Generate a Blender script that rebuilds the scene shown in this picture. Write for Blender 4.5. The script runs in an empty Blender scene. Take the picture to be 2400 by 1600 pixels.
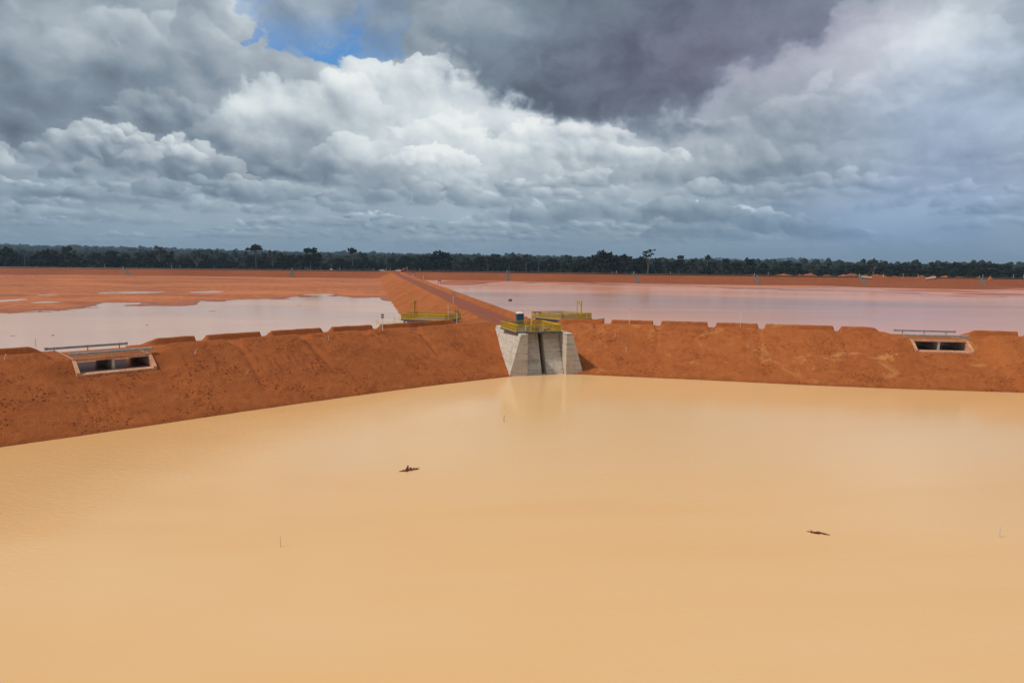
import bpy, bmesh, math, random
import numpy as np
from mathutils import Vector, Matrix

S = bpy.context.scene
COL = S.collection
R = math.radians

# ------------------------------------------------------------------ camera
CAM_H = 18.0
PITCH = math.atan(192 / 1600)
ROLL = R(0.55)
cam_data = bpy.data.cameras.new('camera')
cam_data.sensor_width = 36.0
cam_data.lens = 24.0
cam_data.clip_start = 0.5
cam_data.clip_end = 60000.0
cam = bpy.data.objects.new('camera', cam_data)
COL.objects.link(cam)
cam.matrix_world = Matrix.Translation((0, 0, CAM_H)) @ Matrix.Rotation(math.pi / 2 - PITCH, 4, 'X') @ Matrix.Rotation(ROLL, 4, 'Z')
S.camera = cam

# ------------------------------------------------------------------ world
SUN_EL, SUN_AZ = R(52), R(-107)          # the sun stands high on the left, a little behind the camera
world = bpy.data.worlds.new('World')
S.world = world
world.use_nodes = True


class NT:
    """small helper that writes a node tree"""
    def __init__(self, tree):
        self.t = tree
        for n in list(tree.nodes):
            tree.nodes.remove(n)

    def put(self, sock, v):
        if isinstance(v, bpy.types.NodeSocket):
            self.t.links.new(v, sock)
        elif v is not None:
            sock.default_value = v

    def node(self, kind, ins=None, **props):
        n = self.t.nodes.new(kind)
        for k, v in props.items():
            setattr(n, k, v)
        for k, v in (ins or {}).items():
            self.put(n.inputs[k], v)
        return n

    def m(self, op, a, b=None, c=None, clamp=False):
        n = self.t.nodes.new('ShaderNodeMath')
        n.operation = op
        n.use_clamp = clamp
        self.put(n.inputs[0], a)
        if b is not None:
            self.put(n.inputs[1], b)
        if c is not None:
            self.put(n.inputs[2], c)
        return n.outputs[0]

    def vm(self, op, a, b=None, c=None, scale=None, out=0):
        n = self.t.nodes.new('ShaderNodeVectorMath')
        n.operation = op
        self.put(n.inputs[0], a)
        if b is not None:
            self.put(n.inputs[1], b)
        if c is not None:
            self.put(n.inputs[2], c)
        if scale is not None:
            self.put(n.inputs['Scale'], scale)
        return n.outputs[out]

    def noise(self, vec, scale, detail=4.0, rough=0.5, lac=2.0, dist=0.0, col=False):
        n = self.node('ShaderNodeTexNoise', {'Vector': vec, 'Scale': scale, 'Detail': detail, 'Roughness': rough,
                                             'Lacunarity': lac, 'Distortion': dist})
        return n.outputs['Color' if col else 'Fac']

    def vor(self, vec, scale, detail=0.0, rough=0.5, feature='F1', smooth=None, out='Distance'):
        n = self.node('ShaderNodeTexVoronoi', {'Vector': vec, 'Scale': scale}, feature=feature)
        if detail:
            n.inputs['Detail'].default_value = detail
            n.inputs['Roughness'].default_value = rough
        if smooth is not None:
            n.inputs['Smoothness'].default_value = smooth
        return n.outputs[out]

    def step(self, x, lo, hi, to0=0.0, to1=1.0, smooth=True):
        n = self.node('ShaderNodeMapRange', {'Value': x, 'From Min': lo, 'From Max': hi, 'To Min': to0, 'To Max': to1},
                      interpolation_type='SMOOTHSTEP' if smooth else 'LINEAR')
        return n.outputs[0]

    def mix(self, f, a, b, blend='MIX'):
        n = self.t.nodes.new('ShaderNodeMix')
        n.data_type = 'RGBA'
        n.blend_type = blend
        self.put(n.inputs[0], f)
        for s, v in ((n.inputs[6], a), (n.inputs[7], b)):
            if isinstance(v, (tuple, list)):
                v = (v[0], v[1], v[2], 1.0)
            self.put(s, v)
        return n.outputs[2]

    def ramp(self, f, stops, interp='LINEAR'):
        n = self.t.nodes.new('ShaderNodeValToRGB')
        r = n.color_ramp
        r.interpolation = interp
        while len(r.elements) < len(stops):
            r.elements.new(0.5)
        for e, (p, c) in zip(r.elements, stops):
            e.position = p
            e.color = (c[0], c[1], c[2], 1.0)
        self.put(n.inputs[0], f)
        return n.outputs[0]

    def xyz(self, v):
        n = self.node('ShaderNodeSeparateXYZ', {0: v})
        return n.outputs

    def comb(self, x, y, z):
        n = self.t.nodes.new('ShaderNodeCombineXYZ')
        for s, v in zip(n.inputs, (x, y, z)):
            self.put(s, v)
        return n.outputs[0]

SKY_CELLS = [
    (-29.6, 7.8, 8.2, 8.4, 0.52, 0.24, 40, 0.35, 1, 1.0, 0.95),
    (-34.9, 7.5, 3.9, 2.5, 0.42, 0.20, 24, 0.30, 2, 1.0, 0.90),
    (-26.4, 8.3, 4.6, 3.8, 0.56, 0.26, 30, 0.35, 11, 1.0, 0.85),
    (-2.6, 9.5, 8.7, 6.0, 0.86, 0.52, 50, 0.20, 3, 1.0, 0.95),
    (-11.2, 9.4, 7.2, 5.5, 0.86, 0.52, 60, 0.16, 4, 1.0, 0.95),
    (-6.4, 12.0, 5.2, 4.0, 0.88, 0.56, 40, 0.16, 24, 1.0, 0.90),
    (-15.9, 6.0, 7.7, 8.5, 0.85, 0.25, 70, 0.25, 5, 1.0, 0.93),
    (-6.8, 6.4, 8.4, 4.9, 0.80, 0.40, 50, 0.20, 6, 1.0, 0.90),
    (4.4, 7.5, 7.5, 3.9, 0.86, 0.36, 40, 0.20, 7, 1.0, 0.90),
    (-25.6, 5.7, 5.0, 3.0, 0.72, 0.27, 40, 0.16, 8, 1.0, 0.90),
    (-30.0, 6.4, 4.4, 3.2, 0.80, 0.27, 36, 0.14, 9, 1.0, 0.85),
    (17.5, 6.2, 8.4, 3.8, 0.56, 0.25, 36, 0.30, 10, 1.0, 0.85),
    (30.1, 5.9, 7.2, 9.3, 0.66, 0.42, 50, 0.45, 12, 1.0, 0.70),
    (32.2, 11.9, 6.0, 5.0, 0.74, 0.46, 40, 0.50, 32, 1.0, 0.80),
    (22.9, 9.0, 5.6, 4.5, 0.64, 0.36, 30, 0.40, 33, 1.0, 0.80),
    (-26.2, 6.7, 2.6, 1.8, 0.86, 0.40, 24, 0.12, 34, 1.0, 0.90),
    (-29.5, 7.6, 1.9, 1.5, 0.82, 0.40, 20, 0.12, 35, 1.0, 0.85),
    (4.4, 9.5, 4.8, 2.0, 0.90, 0.50, 30, 0.20, 36, 1.0, 0.90),
    (-6.8, 7.1, 3.5, 2.3, 0.88, 0.42, 30, 0.14, 37, 1.0, 0.90),
    (-20.3, 4.3, 6.4, 1.9, 0.62, 0.30, 30, 0.15, 38, 1.0, 0.90),
    (-32.2, 2.3, 7.1, 1.1, 0.60, 0.32, 30, 0.20, 39, 1.0, 0.80),
    (-11.9, 2.6, 6.9, 1.0, 0.58, 0.34, 30, 0.20, 40, 1.0, 0.80),
    (1.3, 3.1, 4.2, 1.7, 0.62, 0.34, 24, 0.15, 41, 1.0, 0.85),
    (17.0, 4.8, 4.7, 2.0, 0.62, 0.30, 30, 0.20, 42, 1.0, 0.85),
    (24.6, 5.1, 5.5, 1.9, 0.62, 0.34, 30, 0.25, 43, 1.0, 0.80),
    (-24.0, 4.3, 5.5, 1.9, 0.56, 0.23, 30, 0.20, 13, 1.0, 0.90),
    (-33.7, 3.7, 5.7, 1.7, 0.56, 0.23, 30, 0.20, 14, 1.0, 0.90),
    (9.7, 3.1, 8.0, 3.1, 0.56, 0.25, 36, 0.20, 15, 1.0, 0.90),
    (18.7, 1.8, 7.8, 2.0, 0.48, 0.26, 30, 0.25, 16, 1.0, 0.80),
    (-7.1, 4.4, 8.4, 1.7, 0.55, 0.25, 30, 0.20, 17, 1.0, 0.85),
    (-15.3, 3.5, 5.4, 1.3, 0.52, 0.29, 24, 0.20, 18, 1.0, 0.80),
]
SKY_LUM = [
    (-1.9, 10.2, 8.7, 3.8, 0.17),
    (22.7, 13.2, 4.3, 2.3, 0.10),
    (29.4, 15.5, 3.7, 2.1, 0.10),
    (10.2, 8.2, 8.2, 1.6, 0.08),
    (-18.9, 11.3, 2.8, 1.8, 0.06),
    (-0.1, 7.9, 38.5, 3.6, 0.05),
    (-7.1, 3.7, 45.7, 1.7, 0.03),
    (-31.0, 15.3, 3.9, 1.6, 0.06),
    (-15.1, 11.6, 6.6, 2.5, 0.06),
    (10.3, 6.2, 12.8, 2.0, 0.05),
    (29.7, 10.8, 6.1, 5.5, 0.06),
    (-20.4, 3.4, 20.3, 1.9, 0.05),
    (-6.8, 7.4, 5.2, 1.7, 0.10),
    (-21.7, 17.7, 1.5, 2.2, 0.18),
    (-33.0, 15.0, 1.5, 1.0, 0.10),
    (-27.7, 14.2, 4.5, 2.4, -0.03),
    (-17.1, 6.9, 4.9, 1.0, -0.05),
    (34.7, 4.0, 4.5, 1.7, -0.03),
    (21.7, 3.7, 5.8, 1.6, -0.04),
    (31.9, 15.7, 3.8, 2.0, 0.10),
]
SKY_CEIL = [
    (6.6, 18.1, 13.8, 4.6, 1.05),
    (6.7, 13.5, 8.0, 2.5, 0.70),
    (16.4, 17.7, 6.4, 2.6, 0.70),
    (-1.3, 19.7, 5.4, 1.7, 0.80),
    (12.2, 9.7, 4.2, 2.2, 0.35),
    (23.5, 18.4, 4.4, 1.1, 0.40),
]
SKY_CEIL_LUM = [
    (-5.4, 19.0, 6.8, 2.3, 0.22),
    (6.0, 13.1, 8.7, 2.8, -0.07),
    (17.9, 17.3, 7.4, 3.0, 0.05),
    (-1.9, 15.9, 4.1, 2.7, 0.07),
    (12.2, 9.4, 4.9, 1.6, 0.10),
]
SKY_PURPLE = [
    (18.0, 16.4, 9.6, 4.2, 0.50),
    (10.0, 13.9, 7.2, 3.3, 0.25),
    (24.7, 16.6, 3.3, 2.4, 0.15),
]
SKY_BLUE = [
    (32.4, 8.3, 6.8, 6.3, 1.00),
    (27.6, 3.0, 8.8, 2.8, 0.80),
]
SKY_HOLE = [
    (-14.6, 18.6, 5.7, 2.9, 1.20),
    (-12.1, 15.7, 2.8, 1.9, 0.80),
    (-18.4, 17.7, 3.0, 1.9, 0.55),
    (-21.3, 15.8, 0.7, 0.5, 0.45),
    (-16.2, 16.2, 2.6, 1.2, 0.35),
]

# ------------------------------------------------------------------ clouds, computed cell by cell
def grad_noise(x, y, seed=0):
    xi = np.floor(x).astype(np.int64); yi = np.floor(y).astype(np.int64)
    xf = (x - xi).astype(np.float32); yf = (y - yi).astype(np.float32)
    def g(ix, iy, fx, fy):
        h = (ix * 374761393 + iy * 668265263 + seed * 982451653) & 0x7fffffff
        h = ((h ^ (h >> 13)) * 1274126177) & 0x7fffffff
        h = h ^ (h >> 16)
        a = (h & 1023).astype(np.float32) * np.float32(2 * math.pi / 1024)
        return np.cos(a) * fx + np.sin(a) * fy
    u = xf * xf * xf * (xf * (xf * 6 - 15) + 10); v = yf * yf * yf * (yf * (yf * 6 - 15) + 10)
    n0 = g(xi, yi, xf, yf) * (1 - u) + g(xi + 1, yi, xf - 1, yf) * u
    n1 = g(xi, yi + 1, xf, yf - 1) * (1 - u) + g(xi + 1, yi + 1, xf - 1, yf - 1) * u
    return (n0 * (1 - v) + n1 * v) * 1.5


def fbm(x, y, octaves=5, rough=0.5, seed=0):
    t = 0.0; a = 1.0; s = 0.0
    for o in range(octaves):
        t = t + a * grad_noise(x * 2 ** o + 17.3 * o, y * 2 ** o - 9.1 * o, seed + o)
        s += a; a *= rough
    return t / s


def blur(a, r):
    """three box passes, r in pixels"""
    for ax in (0, 1):
        for _ in range(3):
            k = max(1, int(r))
            p = np.pad(a, [(k + 1, k) if i == ax else (0, 0) for i in range(2)], mode='edge')
            c = np.cumsum(p, axis=ax, dtype=np.float64)
            n = a.shape[ax]
            sl1 = [slice(None)] * 2; sl0 = [slice(None)] * 2
            sl1[ax] = slice(2 * k + 1, 2 * k + 1 + n); sl0[ax] = slice(0, n)
            a = ((c[tuple(sl1)] - c[tuple(sl0)]) / (2 * k + 1)).astype(np.float32)
    return a


def sstep(a, b, x):
    t = np.clip((x - a) / (b - a), 0, 1)
    return t * t * (3 - 2 * t)


AZ0, AZ1, EL0, EL1, PPD = -62.0, 62.0, -3.0, 36.0, 13
LUT_P = [0.0, 0.2, 0.4, 0.6, 0.78, 1.0]
LUT_C = [(0.060, 0.070, 0.098), (0.105, 0.130, 0.172), (0.215, 0.272, 0.333), (0.395, 0.455, 0.508), (0.60, 0.665, 0.70), (0.83, 0.87, 0.87)]


def make_clouds():
    rs = np.random.RandomState(5)
    W = int((AZ1 - AZ0) * PPD); Hh = int((EL1 - EL0) * PPD)
    az = (AZ0 + (np.arange(W) + 0.5) / PPD)[None, :].astype(np.float32).repeat(Hh, 0)
    el = (EL0 + (np.arange(Hh) + 0.5) / PPD)[:, None].astype(np.float32).repeat(W, 1)
    # domain wander, finer low in the sky
    wa = [fbm(az / s, el / (s * .7), 5, .55, k) for k, s in ((11, 7.0), (12, 2.2))]
    wb = [fbm(az / s + 50, el / (s * .7), 5, .55, k) for k, s in ((13, 7.0), (14, 2.2))]
    k1 = np.clip((el + 2) / 14, 0.12, 1.2)
    azw = az + k1 * (2.6 * wa[0] + 1.1 * wa[1]); elw = el + k1 * (1.5 * wb[0] + 0.8 * wb[1])

    def blobs(L, base=0.0, X=azw, Y=elw):
        t = np.full(az.shape, base, np.float32)
        for a0, e0, sa, se, amp in L:
            t += amp * np.exp(-((X - a0) / sa) ** 2 - ((Y - e0) / se) ** 2)
        return t

    # ---- backdrop: high veil
    veil = 0.46 + 0.20 * fbm(az / 14, el / 6, 6, .55, 31) + 0.02 * el / 10
    lum = veil.astype(np.float32)
    alpha = np.ones_like(lum)
    # ---- the clear gap
    hole = blobs(SKY_HOLE)
    hole = hole + 0.10 * wa[1] + 0.10 * fbm(az / 1.6, el / 1.3, 4, .55, 41)
    clear = sstep(0.36, 0.50, hole)
    wisp = sstep(0.10, 0.60, fbm(az / 3.2 + 2.0 * wa[1], el / 1.9 + 1.2 * wb[1], 6, .62, 43) + 0.05)
    clear = clear * (1 - 0.55 * wisp)

    def cell(a0, e0, s, hgt, top, base, npuff, soft=0.10, seed=0, flat=1.0, opac=1.0):
        nonlocal lum, clear
        r = np.random.RandomState(seed)
        x0 = max(0, int((a0 - 1.7 * s - AZ0) * PPD)); x1 = min(W, int((a0 + 1.7 * s - AZ0) * PPD))
        y0 = max(0, int((e0 - 0.6 * hgt - EL0) * PPD)); y1 = min(Hh, int((e0 + 1.7 * hgt - EL0) * PPD))
        if x1 - x0 < 4 or y1 - y0 < 3:
            return
        A = az[y0:y1, x0:x1]; E = el[y0:y1, x0:x1]
        ns = 0.45 * s
        wx = fbm(A / ns + seed * 3.7, E / (ns * .8), 6, .6, 61); wy = fbm(A / ns - seed * 1.3, E / (ns * .8), 6, .6, 62)
        X = (A - a0) / s + 0.26 * wx; Y = (E - e0) / hgt + 0.26 * wy
        Hm = np.full(X.shape, -1.0, np.float32)
        for k in range(npuff):
            px = r.uniform(-1, 1); lim = (1 - abs(px) ** 1.7) * r.uniform(0.55, 1.0)
            py = lim * r.uniform(0.05, 1.0) ** 0.7
            pr = r.uniform(0.13, 0.42) * (1 - 0.45 * py)
            q = 1 - (((X - px) ** 2) * (s / hgt if s > hgt else 1.0) ** 0.8 + (Y - py) ** 2) / pr ** 2
            np.maximum(Hm, np.sign(q) * np.sqrt(np.abs(q)) * pr + 0.10 * r.rand(), out=Hm, where=q > -1)
        Hs = np.maximum(Hm, -0.15)
        gy, gx = np.gradient(blur(Hs, max(1, 0.03 * hgt * PPD)))
        gy *= hgt * PPD; gx *= s * PPD
        nl = (-0.45 * -gx * -1 + 0.75 * -gy) / np.sqrt(1 + gx ** 2 + gy ** 2)
        nl = 0.55 * nl + 0.45 * blur(nl, max(1, 0.07 * hgt * PPD))
        al = sstep(-0.04, soft, Hm + 0.10 * wy)
        al = al * sstep(-0.18, 0.30, Y + 0.16 * wx)
        t = np.clip(-0.02 + 0.80 * Y + 0.50 * nl + 0.22 * wx, -0.2, 1.1)
        c = base + (top - base) * t + 0.05 * wy
        al = al * opac
        lum[y0:y1, x0:x1] = lum[y0:y1, x0:x1] * (1 - al) + c * al
        clear[y0:y1, x0:x1] *= 1 - al

    # ---- rows of cumulus, the farthest first
    e = 0.9
    k = 0
    while e < 24:
        s0 = 0.9 + 0.62 * e
        a = AZ0 + rs.uniform(0, 2 * s0)
        while a < AZ1:
            s = s0 * rs.uniform(0.6, 2.0)
            k += 1
            if rs.rand() < (0.72 if e < 8 else 0.40):
                hz = math.exp(-e / 1.5)
                top = 0.46 + (0.84 + rs.uniform(-.18, .14) - 0.44) * (1 - hz)
                bas = 0.37 + (0.25 + rs.uniform(-.06, .10) - 0.36) * (1 - hz)
                cell(a, e + rs.uniform(-.25, .25) * (0.3 + 0.2 * e), s, s * rs.uniform(0.30, 0.55) * (0.55 + 0.035 * e), top, bas,
                     rs.randint(14, 30), 0.12 + 0.25 * rs.rand(), 100 + k, opac=rs.uniform(0.55, 0.95) * (0.45 if a > 17 else 1.0))
            a += s * rs.uniform(0.9, 1.9)
        e += 0.35 + 0.13 * e
    # ---- the clouds one can name
    for c in SKY_CELLS:
        cell(*c)
    lum = lum + blobs(SKY_LUM)
    # ---- the low dark ceiling on the right, soft underneath and ragged at its rim
    rag = 0.16 * wb[0] + 0.13 * wb[1] + 0.10 * fbm(az / 1.3, el / 1.8, 5, .6, 71)
    ceil = blobs(SKY_CEIL)
    ca = sstep(0.30, 0.62, ceil + rag)
    cl = 0.25 + 0.12 * fbm(az / 9, el / 5, 5, .5, 73) + blobs(SKY_CEIL_LUM)
    lum = lum * (1 - ca) + cl * ca
    clear = clear * (1 - ca)
    lum = lum + 0.10 * fbm(azw / 2.6, elw / 1.7, 6, .6, 81) * sstep(1, 9, el)
    lum = 0.72 * lum + 0.28 * blur(lum, 4)
    lum = lum + 0.15 * (lum - 0.44) * sstep(1, 6, el)
    lum = 0.055 + lum * 0.96
    # ---- rain haze over the horizon
    hz = np.exp(-np.maximum(el, 0) / 1.45)
    lum = lum * (1 - 0.88 * hz) + 0.41 * 0.88 * hz
    lum = np.clip(lum, 0, 1)
    rgb = np.stack([np.interp(lum, LUT_P, [c[i] for c in LUT_C]) for i in range(3)], -1).astype(np.float32)
    def tint(f, col):
        f = np.clip(f, 0, 1)[..., None]
        return rgb * (1 - f + f * np.array(col, np.float32))
    rgb = tint(blobs(SKY_PURPLE), (1.20, 0.92, 1.05))
    rgb = tint(blobs(SKY_BLUE), (0.88, 0.95, 1.13))
    rgb = tint(sstep(8, 0, el) * 0.9, (0.84, 0.99, 1.06))
    return rgb, np.clip(clear, 0, 1), az, el


def build_sky():
    rgb, clear, az, el = make_clouds()
    h, w = clear.shape
    fade = sstep(0, 9, np.minimum(az - AZ0, AZ1 - az)) * sstep(0, 6, EL1 - el)

    def image(name, col, a):
        im = bpy.data.images.new(name, col.shape[1], col.shape[0], alpha=True, float_buffer=True)
        im.colorspace_settings.name = 'Non-Color'
        px = np.dstack([col, a[..., None]]).astype(np.float32)
        im.pixels.foreach_set(px.ravel())
        im.update()
        im.pack()
        return im
    im_c = image('clouds', rgb, clear)
    im_f = image('clouds_fade', np.dstack([fade] * 3), np.ones_like(fade))

    n = NT(world.node_tree)
    d = n.node('ShaderNodeTexCoord').outputs['Generated']
    dx, dy, dz = n.xyz(d)[:3]
    DEG = 180 / math.pi
    a = n.m('MULTIPLY', n.m('ARCTAN2', dx, dy), DEG)
    e = n.m('MULTIPLY', n.m('ARCSINE', dz), DEG)
    uv = n.comb(n.m('MULTIPLY_ADD', a, 1 / (AZ1 - AZ0), -AZ0 / (AZ1 - AZ0)), n.m('MULTIPLY_ADD', e, 1 / (EL1 - EL0), -EL0 / (EL1 - EL0)), 0.0)
    t1 = n.node('ShaderNodeTexImage', {'Vector': uv}, image=im_c, extension='EXTEND', interpolation='Linear')
    t2 = n.node('ShaderNodeTexImage', {'Vector': uv}, image=im_f, extension='CLIP', interpolation='Linear')
    inside = n.xyz(t2.outputs['Color'])[0]
    # the rest of the dome: the same broken cloud, brighter overhead
    q = n.vm('SCALE', d, scale=n.m('DIVIDE', 1.0, n.m('ADD', n.m('MAXIMUM', dz, 0.0), 0.3)))
    f = n.noise(q, 2.2, 4, 0.55)
    lum = n.m('MULTIPLY_ADD', n.m('SUBTRACT', f, 0.5), 0.9, n.step(e, 0, 60, 0.40, 0.60))
    rest = n.ramp(lum, list(zip(LUT_P, LUT_C)))
    cloud = n.mix(inside, rest, t1.outputs['Color'])
    gap = n.m('MULTIPLY', inside, t1.outputs['Alpha'])
    sky = n.node('ShaderNodeTexSky', sky_type='NISHITA', sun_disc=False, sun_elevation=SUN_EL, sun_rotation=SUN_AZ,
                 air_density=1.0, dust_density=0.3, ozone_density=2.0)
    deep = n.mix(1.0, sky.outputs[0], (0.42, 0.74, 1.0), 'MULTIPLY')     # washed, rain-clear air
    bg1 = n.node('ShaderNodeBackground', {'Color': deep, 'Strength': 0.13})
    bg2 = n.node('ShaderNodeBackground', {'Color': cloud, 'Strength': 1.0})
    mx = n.node('ShaderNodeMixShader', {0: gap, 1: bg2.outputs[0], 2: bg1.outputs[0]})
    n.node('ShaderNodeOutputWorld', {'Surface': mx.outputs[0]})


build_sky()
world.cycles.sampling_method = 'MANUAL'
world.cycles.sample_map_resolution = 256

# ------------------------------------------------------------------ sun and exposure
sun_d = bpy.data.lights.new('sun', 'SUN')
sun_d.energy = 2.6
sun_d.angle = R(4)
sun_d.color = (1.0, 0.93, 0.83)
sun = bpy.data.objects.new('sun', sun_d)
COL.objects.link(sun)
_sd = Vector((math.sin(SUN_AZ) * math.cos(SUN_EL), math.cos(SUN_AZ) * math.cos(SUN_EL), math.sin(SUN_EL)))
sun.rotation_euler = _sd.to_track_quat('Z', 'Y').to_euler()
S.view_settings.view_transform = 'Standard'
S.view_settings.look = 'None'
S.view_settings.exposure = 0.0
S.view_settings.gamma = 1.0
S.view_settings.use_curve_mapping = False

# ------------------------------------------------------------------ helpers
def at(px, py, z):
    """where the sight line through a photo pixel (2400 x 1600) meets the level z"""
    v = Vector(((px - 1200) / 1600, -(py - 800) / 1600, -1.0))
    d = cam.matrix_world.to_3x3() @ v
    t = (z - CAM_H) / d.z
    return np.array([d.x * t, d.y * t, z])


def tag(o, label=None, cat=None, group=None, kind=None):
    if label: o['label'] = label
    if cat: o['category'] = cat
    if group: o['group'] = group
    if kind: o['kind'] = kind
    return o


def link(name, me, parent=None, mat=None, loc=None):
    o = bpy.data.objects.new(name, me)
    COL.objects.link(o)
    if parent is not None:
        o.parent = parent
    if mat is not None and me is not None and not me.materials:
        me.materials.append(mat)
    if loc is not None:
        o.location = loc
    return o


def empty(name, loc, rz=0.0, **kw):
    o = bpy.data.objects.new(name, None)
    COL.objects.link(o)
    o.location = loc
    o.rotation_euler = (0, 0, rz)
    o.empty_display_size = 0.3
    return tag(o, **kw)


def copy_tree(o, parent=None):
    c = o.copy()
    COL.objects.link(c)
    if parent is not None:
        c.parent = parent
    for ch in list(o.children):
        copy_tree(ch, c)
    return c


def mesh(name, verts, faces, smooth=False):
    me = bpy.data.meshes.new(name)
    me.from_pydata([tuple(map(float, v)) for v in verts], [], [tuple(int(i) for i in f) for f in faces])
    if smooth:
        me.polygons.foreach_set('use_smooth', [True] * len(me.polygons))
    me.update()
    return me


def grid(name, X, Y, Z, mat, kind='structure', parent=None, smooth=True, uv=None):
    n, m = X.shape
    me = bpy.data.meshes.new(name)
    co = np.stack([X, Y, Z], -1).reshape(-1, 3).astype(np.float32)
    me.vertices.add(n * m)
    me.vertices.foreach_set('co', co.ravel())
    i = np.arange(n * m).reshape(n, m)
    f = np.stack([i[:-1, :-1], i[1:, :-1], i[1:, 1:], i[:-1, 1:]], -1).reshape(-1, 4)
    k = len(f)
    # keep the upper side up
    a = co[f[k // 2, 1]] - co[f[k // 2, 0]]; b = co[f[k // 2, 3]] - co[f[k // 2, 0]]
    if a[0] * b[1] - a[1] * b[0] < 0:
        f = f[:, ::-1]
    me.loops.add(k * 4)
    me.loops.foreach_set('vertex_index', f.ravel().astype(np.int32))
    me.polygons.add(k)
    me.polygons.foreach_set('loop_start', np.arange(0, k * 4, 4, dtype=np.int32))
    me.polygons.foreach_set('use_smooth', np.full(k, smooth))
    if uv is not None:
        l = me.uv_layers.new(name='UVMap')
        U = np.stack(uv, -1).reshape(-1, 2)[f.ravel()].astype(np.float32)
        l.data.foreach_set('uv', U.ravel())
    me.update(calc_edges=True)
    me.validate()
    o = link(name, me, parent, mat)
    return tag(o, kind=kind)


class MB:
    """collects boxes, bars, tubes and prisms into one mesh"""
    def __init__(self):
        self.v = []
        self.f = []

    def raw(self, v, f):
        n = len(self.v)
        self.v += [tuple(p) for p in v]
        self.f += [tuple(i + n for i in q) for q in f]
        return self

    def box(self, c, s, rz=0.0):
        x, y, z = s[0] / 2, s[1] / 2, s[2] / 2
        ca, sa = math.cos(rz), math.sin(rz)
        v = []
        for dz in (-z, z):
            for dx, dy in ((-x, -y), (x, -y), (x, y), (-x, y)):
                v.append((c[0] + dx * ca - dy * sa, c[1] + dx * sa + dy * ca, c[2] + dz))
        return self.raw(v, [(3, 2, 1, 0), (4, 5, 6, 7), (0, 1, 5, 4), (1, 2, 6, 5), (2, 3, 7, 6), (3, 0, 4, 7)])

    def tube(self, p, q, r, r2=None, n=8, cap=True):
        p, q = Vector(p), Vector(q)
        r2 = r if r2 is None else r2
        d = (q - p).normalized()
        a = d.orthogonal().normalized()
        b = d.cross(a)
        v = []
        for c, rr in ((p, r), (q, r2)):
            for k in range(n):
                t = 2 * math.pi * k / n
                v.append(c + a * (rr * math.cos(t)) + b * (rr * math.sin(t)))
        f = [(k, (k + 1) % n, n + (k + 1) % n, n + k) for k in range(n)]
        if cap:
            f += [tuple(range(n - 1, -1, -1)), tuple(range(n, 2 * n))]
        return self.raw(v, f)

    def bar(self, p, q, w, h):
        """square bar from p to q, w across, h along the other way"""
        p, q = Vector(p), Vector(q)
        d = (q - p).normalized()
        a = d.cross(Vector((0, 0, 1)))
        a = Vector((1, 0, 0)) if a.length < 1e-4 else a.normalized()
        b = a.cross(d)
        v = []
        for c in (p, q):
            for sx, sy in ((-1, -1), (1, -1), (1, 1), (-1, 1)):
                v.append(c + a * (sx * w / 2) + b * (sy * h / 2))
        return self.raw(v, [(3, 2, 1, 0), (4, 5, 6, 7), (0, 1, 5, 4), (1, 2, 6, 5), (2, 3, 7, 6), (3, 0, 4, 7)])

    def prism(self, bottom, top):
        n = len(bottom)
        f = [tuple(range(n - 1, -1, -1)), tuple(range(n, 2 * n))]
        f += [(k, (k + 1) % n, n + (k + 1) % n, n + k) for k in range(n)]
        return self.raw(list(bottom) + list(top), f)

    def bevelled(self, name, w=0.02):
        me = self.me(name)
        bm = bmesh.new(); bm.from_mesh(me)
        bmesh.ops.bevel(bm, geom=[e for e in bm.edges], offset=w, segments=1, affect='EDGES', clamp_overlap=True)
        bm.to_mesh(me); bm.free()
        return me

    def me(self, name, smooth=False):
        return mesh(name, self.v, self.f, smooth)

    def build(self, name, mat, parent=None, smooth=False, bevel=0.0):
        me = self.bevelled(name, bevel) if bevel else self.me(name, smooth)
        return link(name, me, parent, mat)


# ------------------------------------------------------------------ materials
MATS = {}


def new_mat(name):
    m = bpy.data.materials.new(name)
    m.use_nodes = True
    n = NT(m.node_tree)
    MATS[name] = m
    return m, n


def finish(n, color, rough=0.8, bump=None, bump_s=0.3, bump_d=0.1, **extra):
    p = n.node('ShaderNodeBsdfPrincipled', {'Base Color': color, 'Roughness': rough})
    for k, v in extra.items():
        n.put(p.inputs[k.replace('_', ' ')], v)
    if bump is not None:
        b = n.node('ShaderNodeBump', {'Height': bump, 'Strength': bump_s, 'Distance': bump_d})
        n.put(p.inputs['Normal'], b.outputs[0])
    n.node('ShaderNodeOutputMaterial', {'Surface': p.outputs[0]})


def c4(c):
    return (c[0], c[1], c[2], 1.0)


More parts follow.
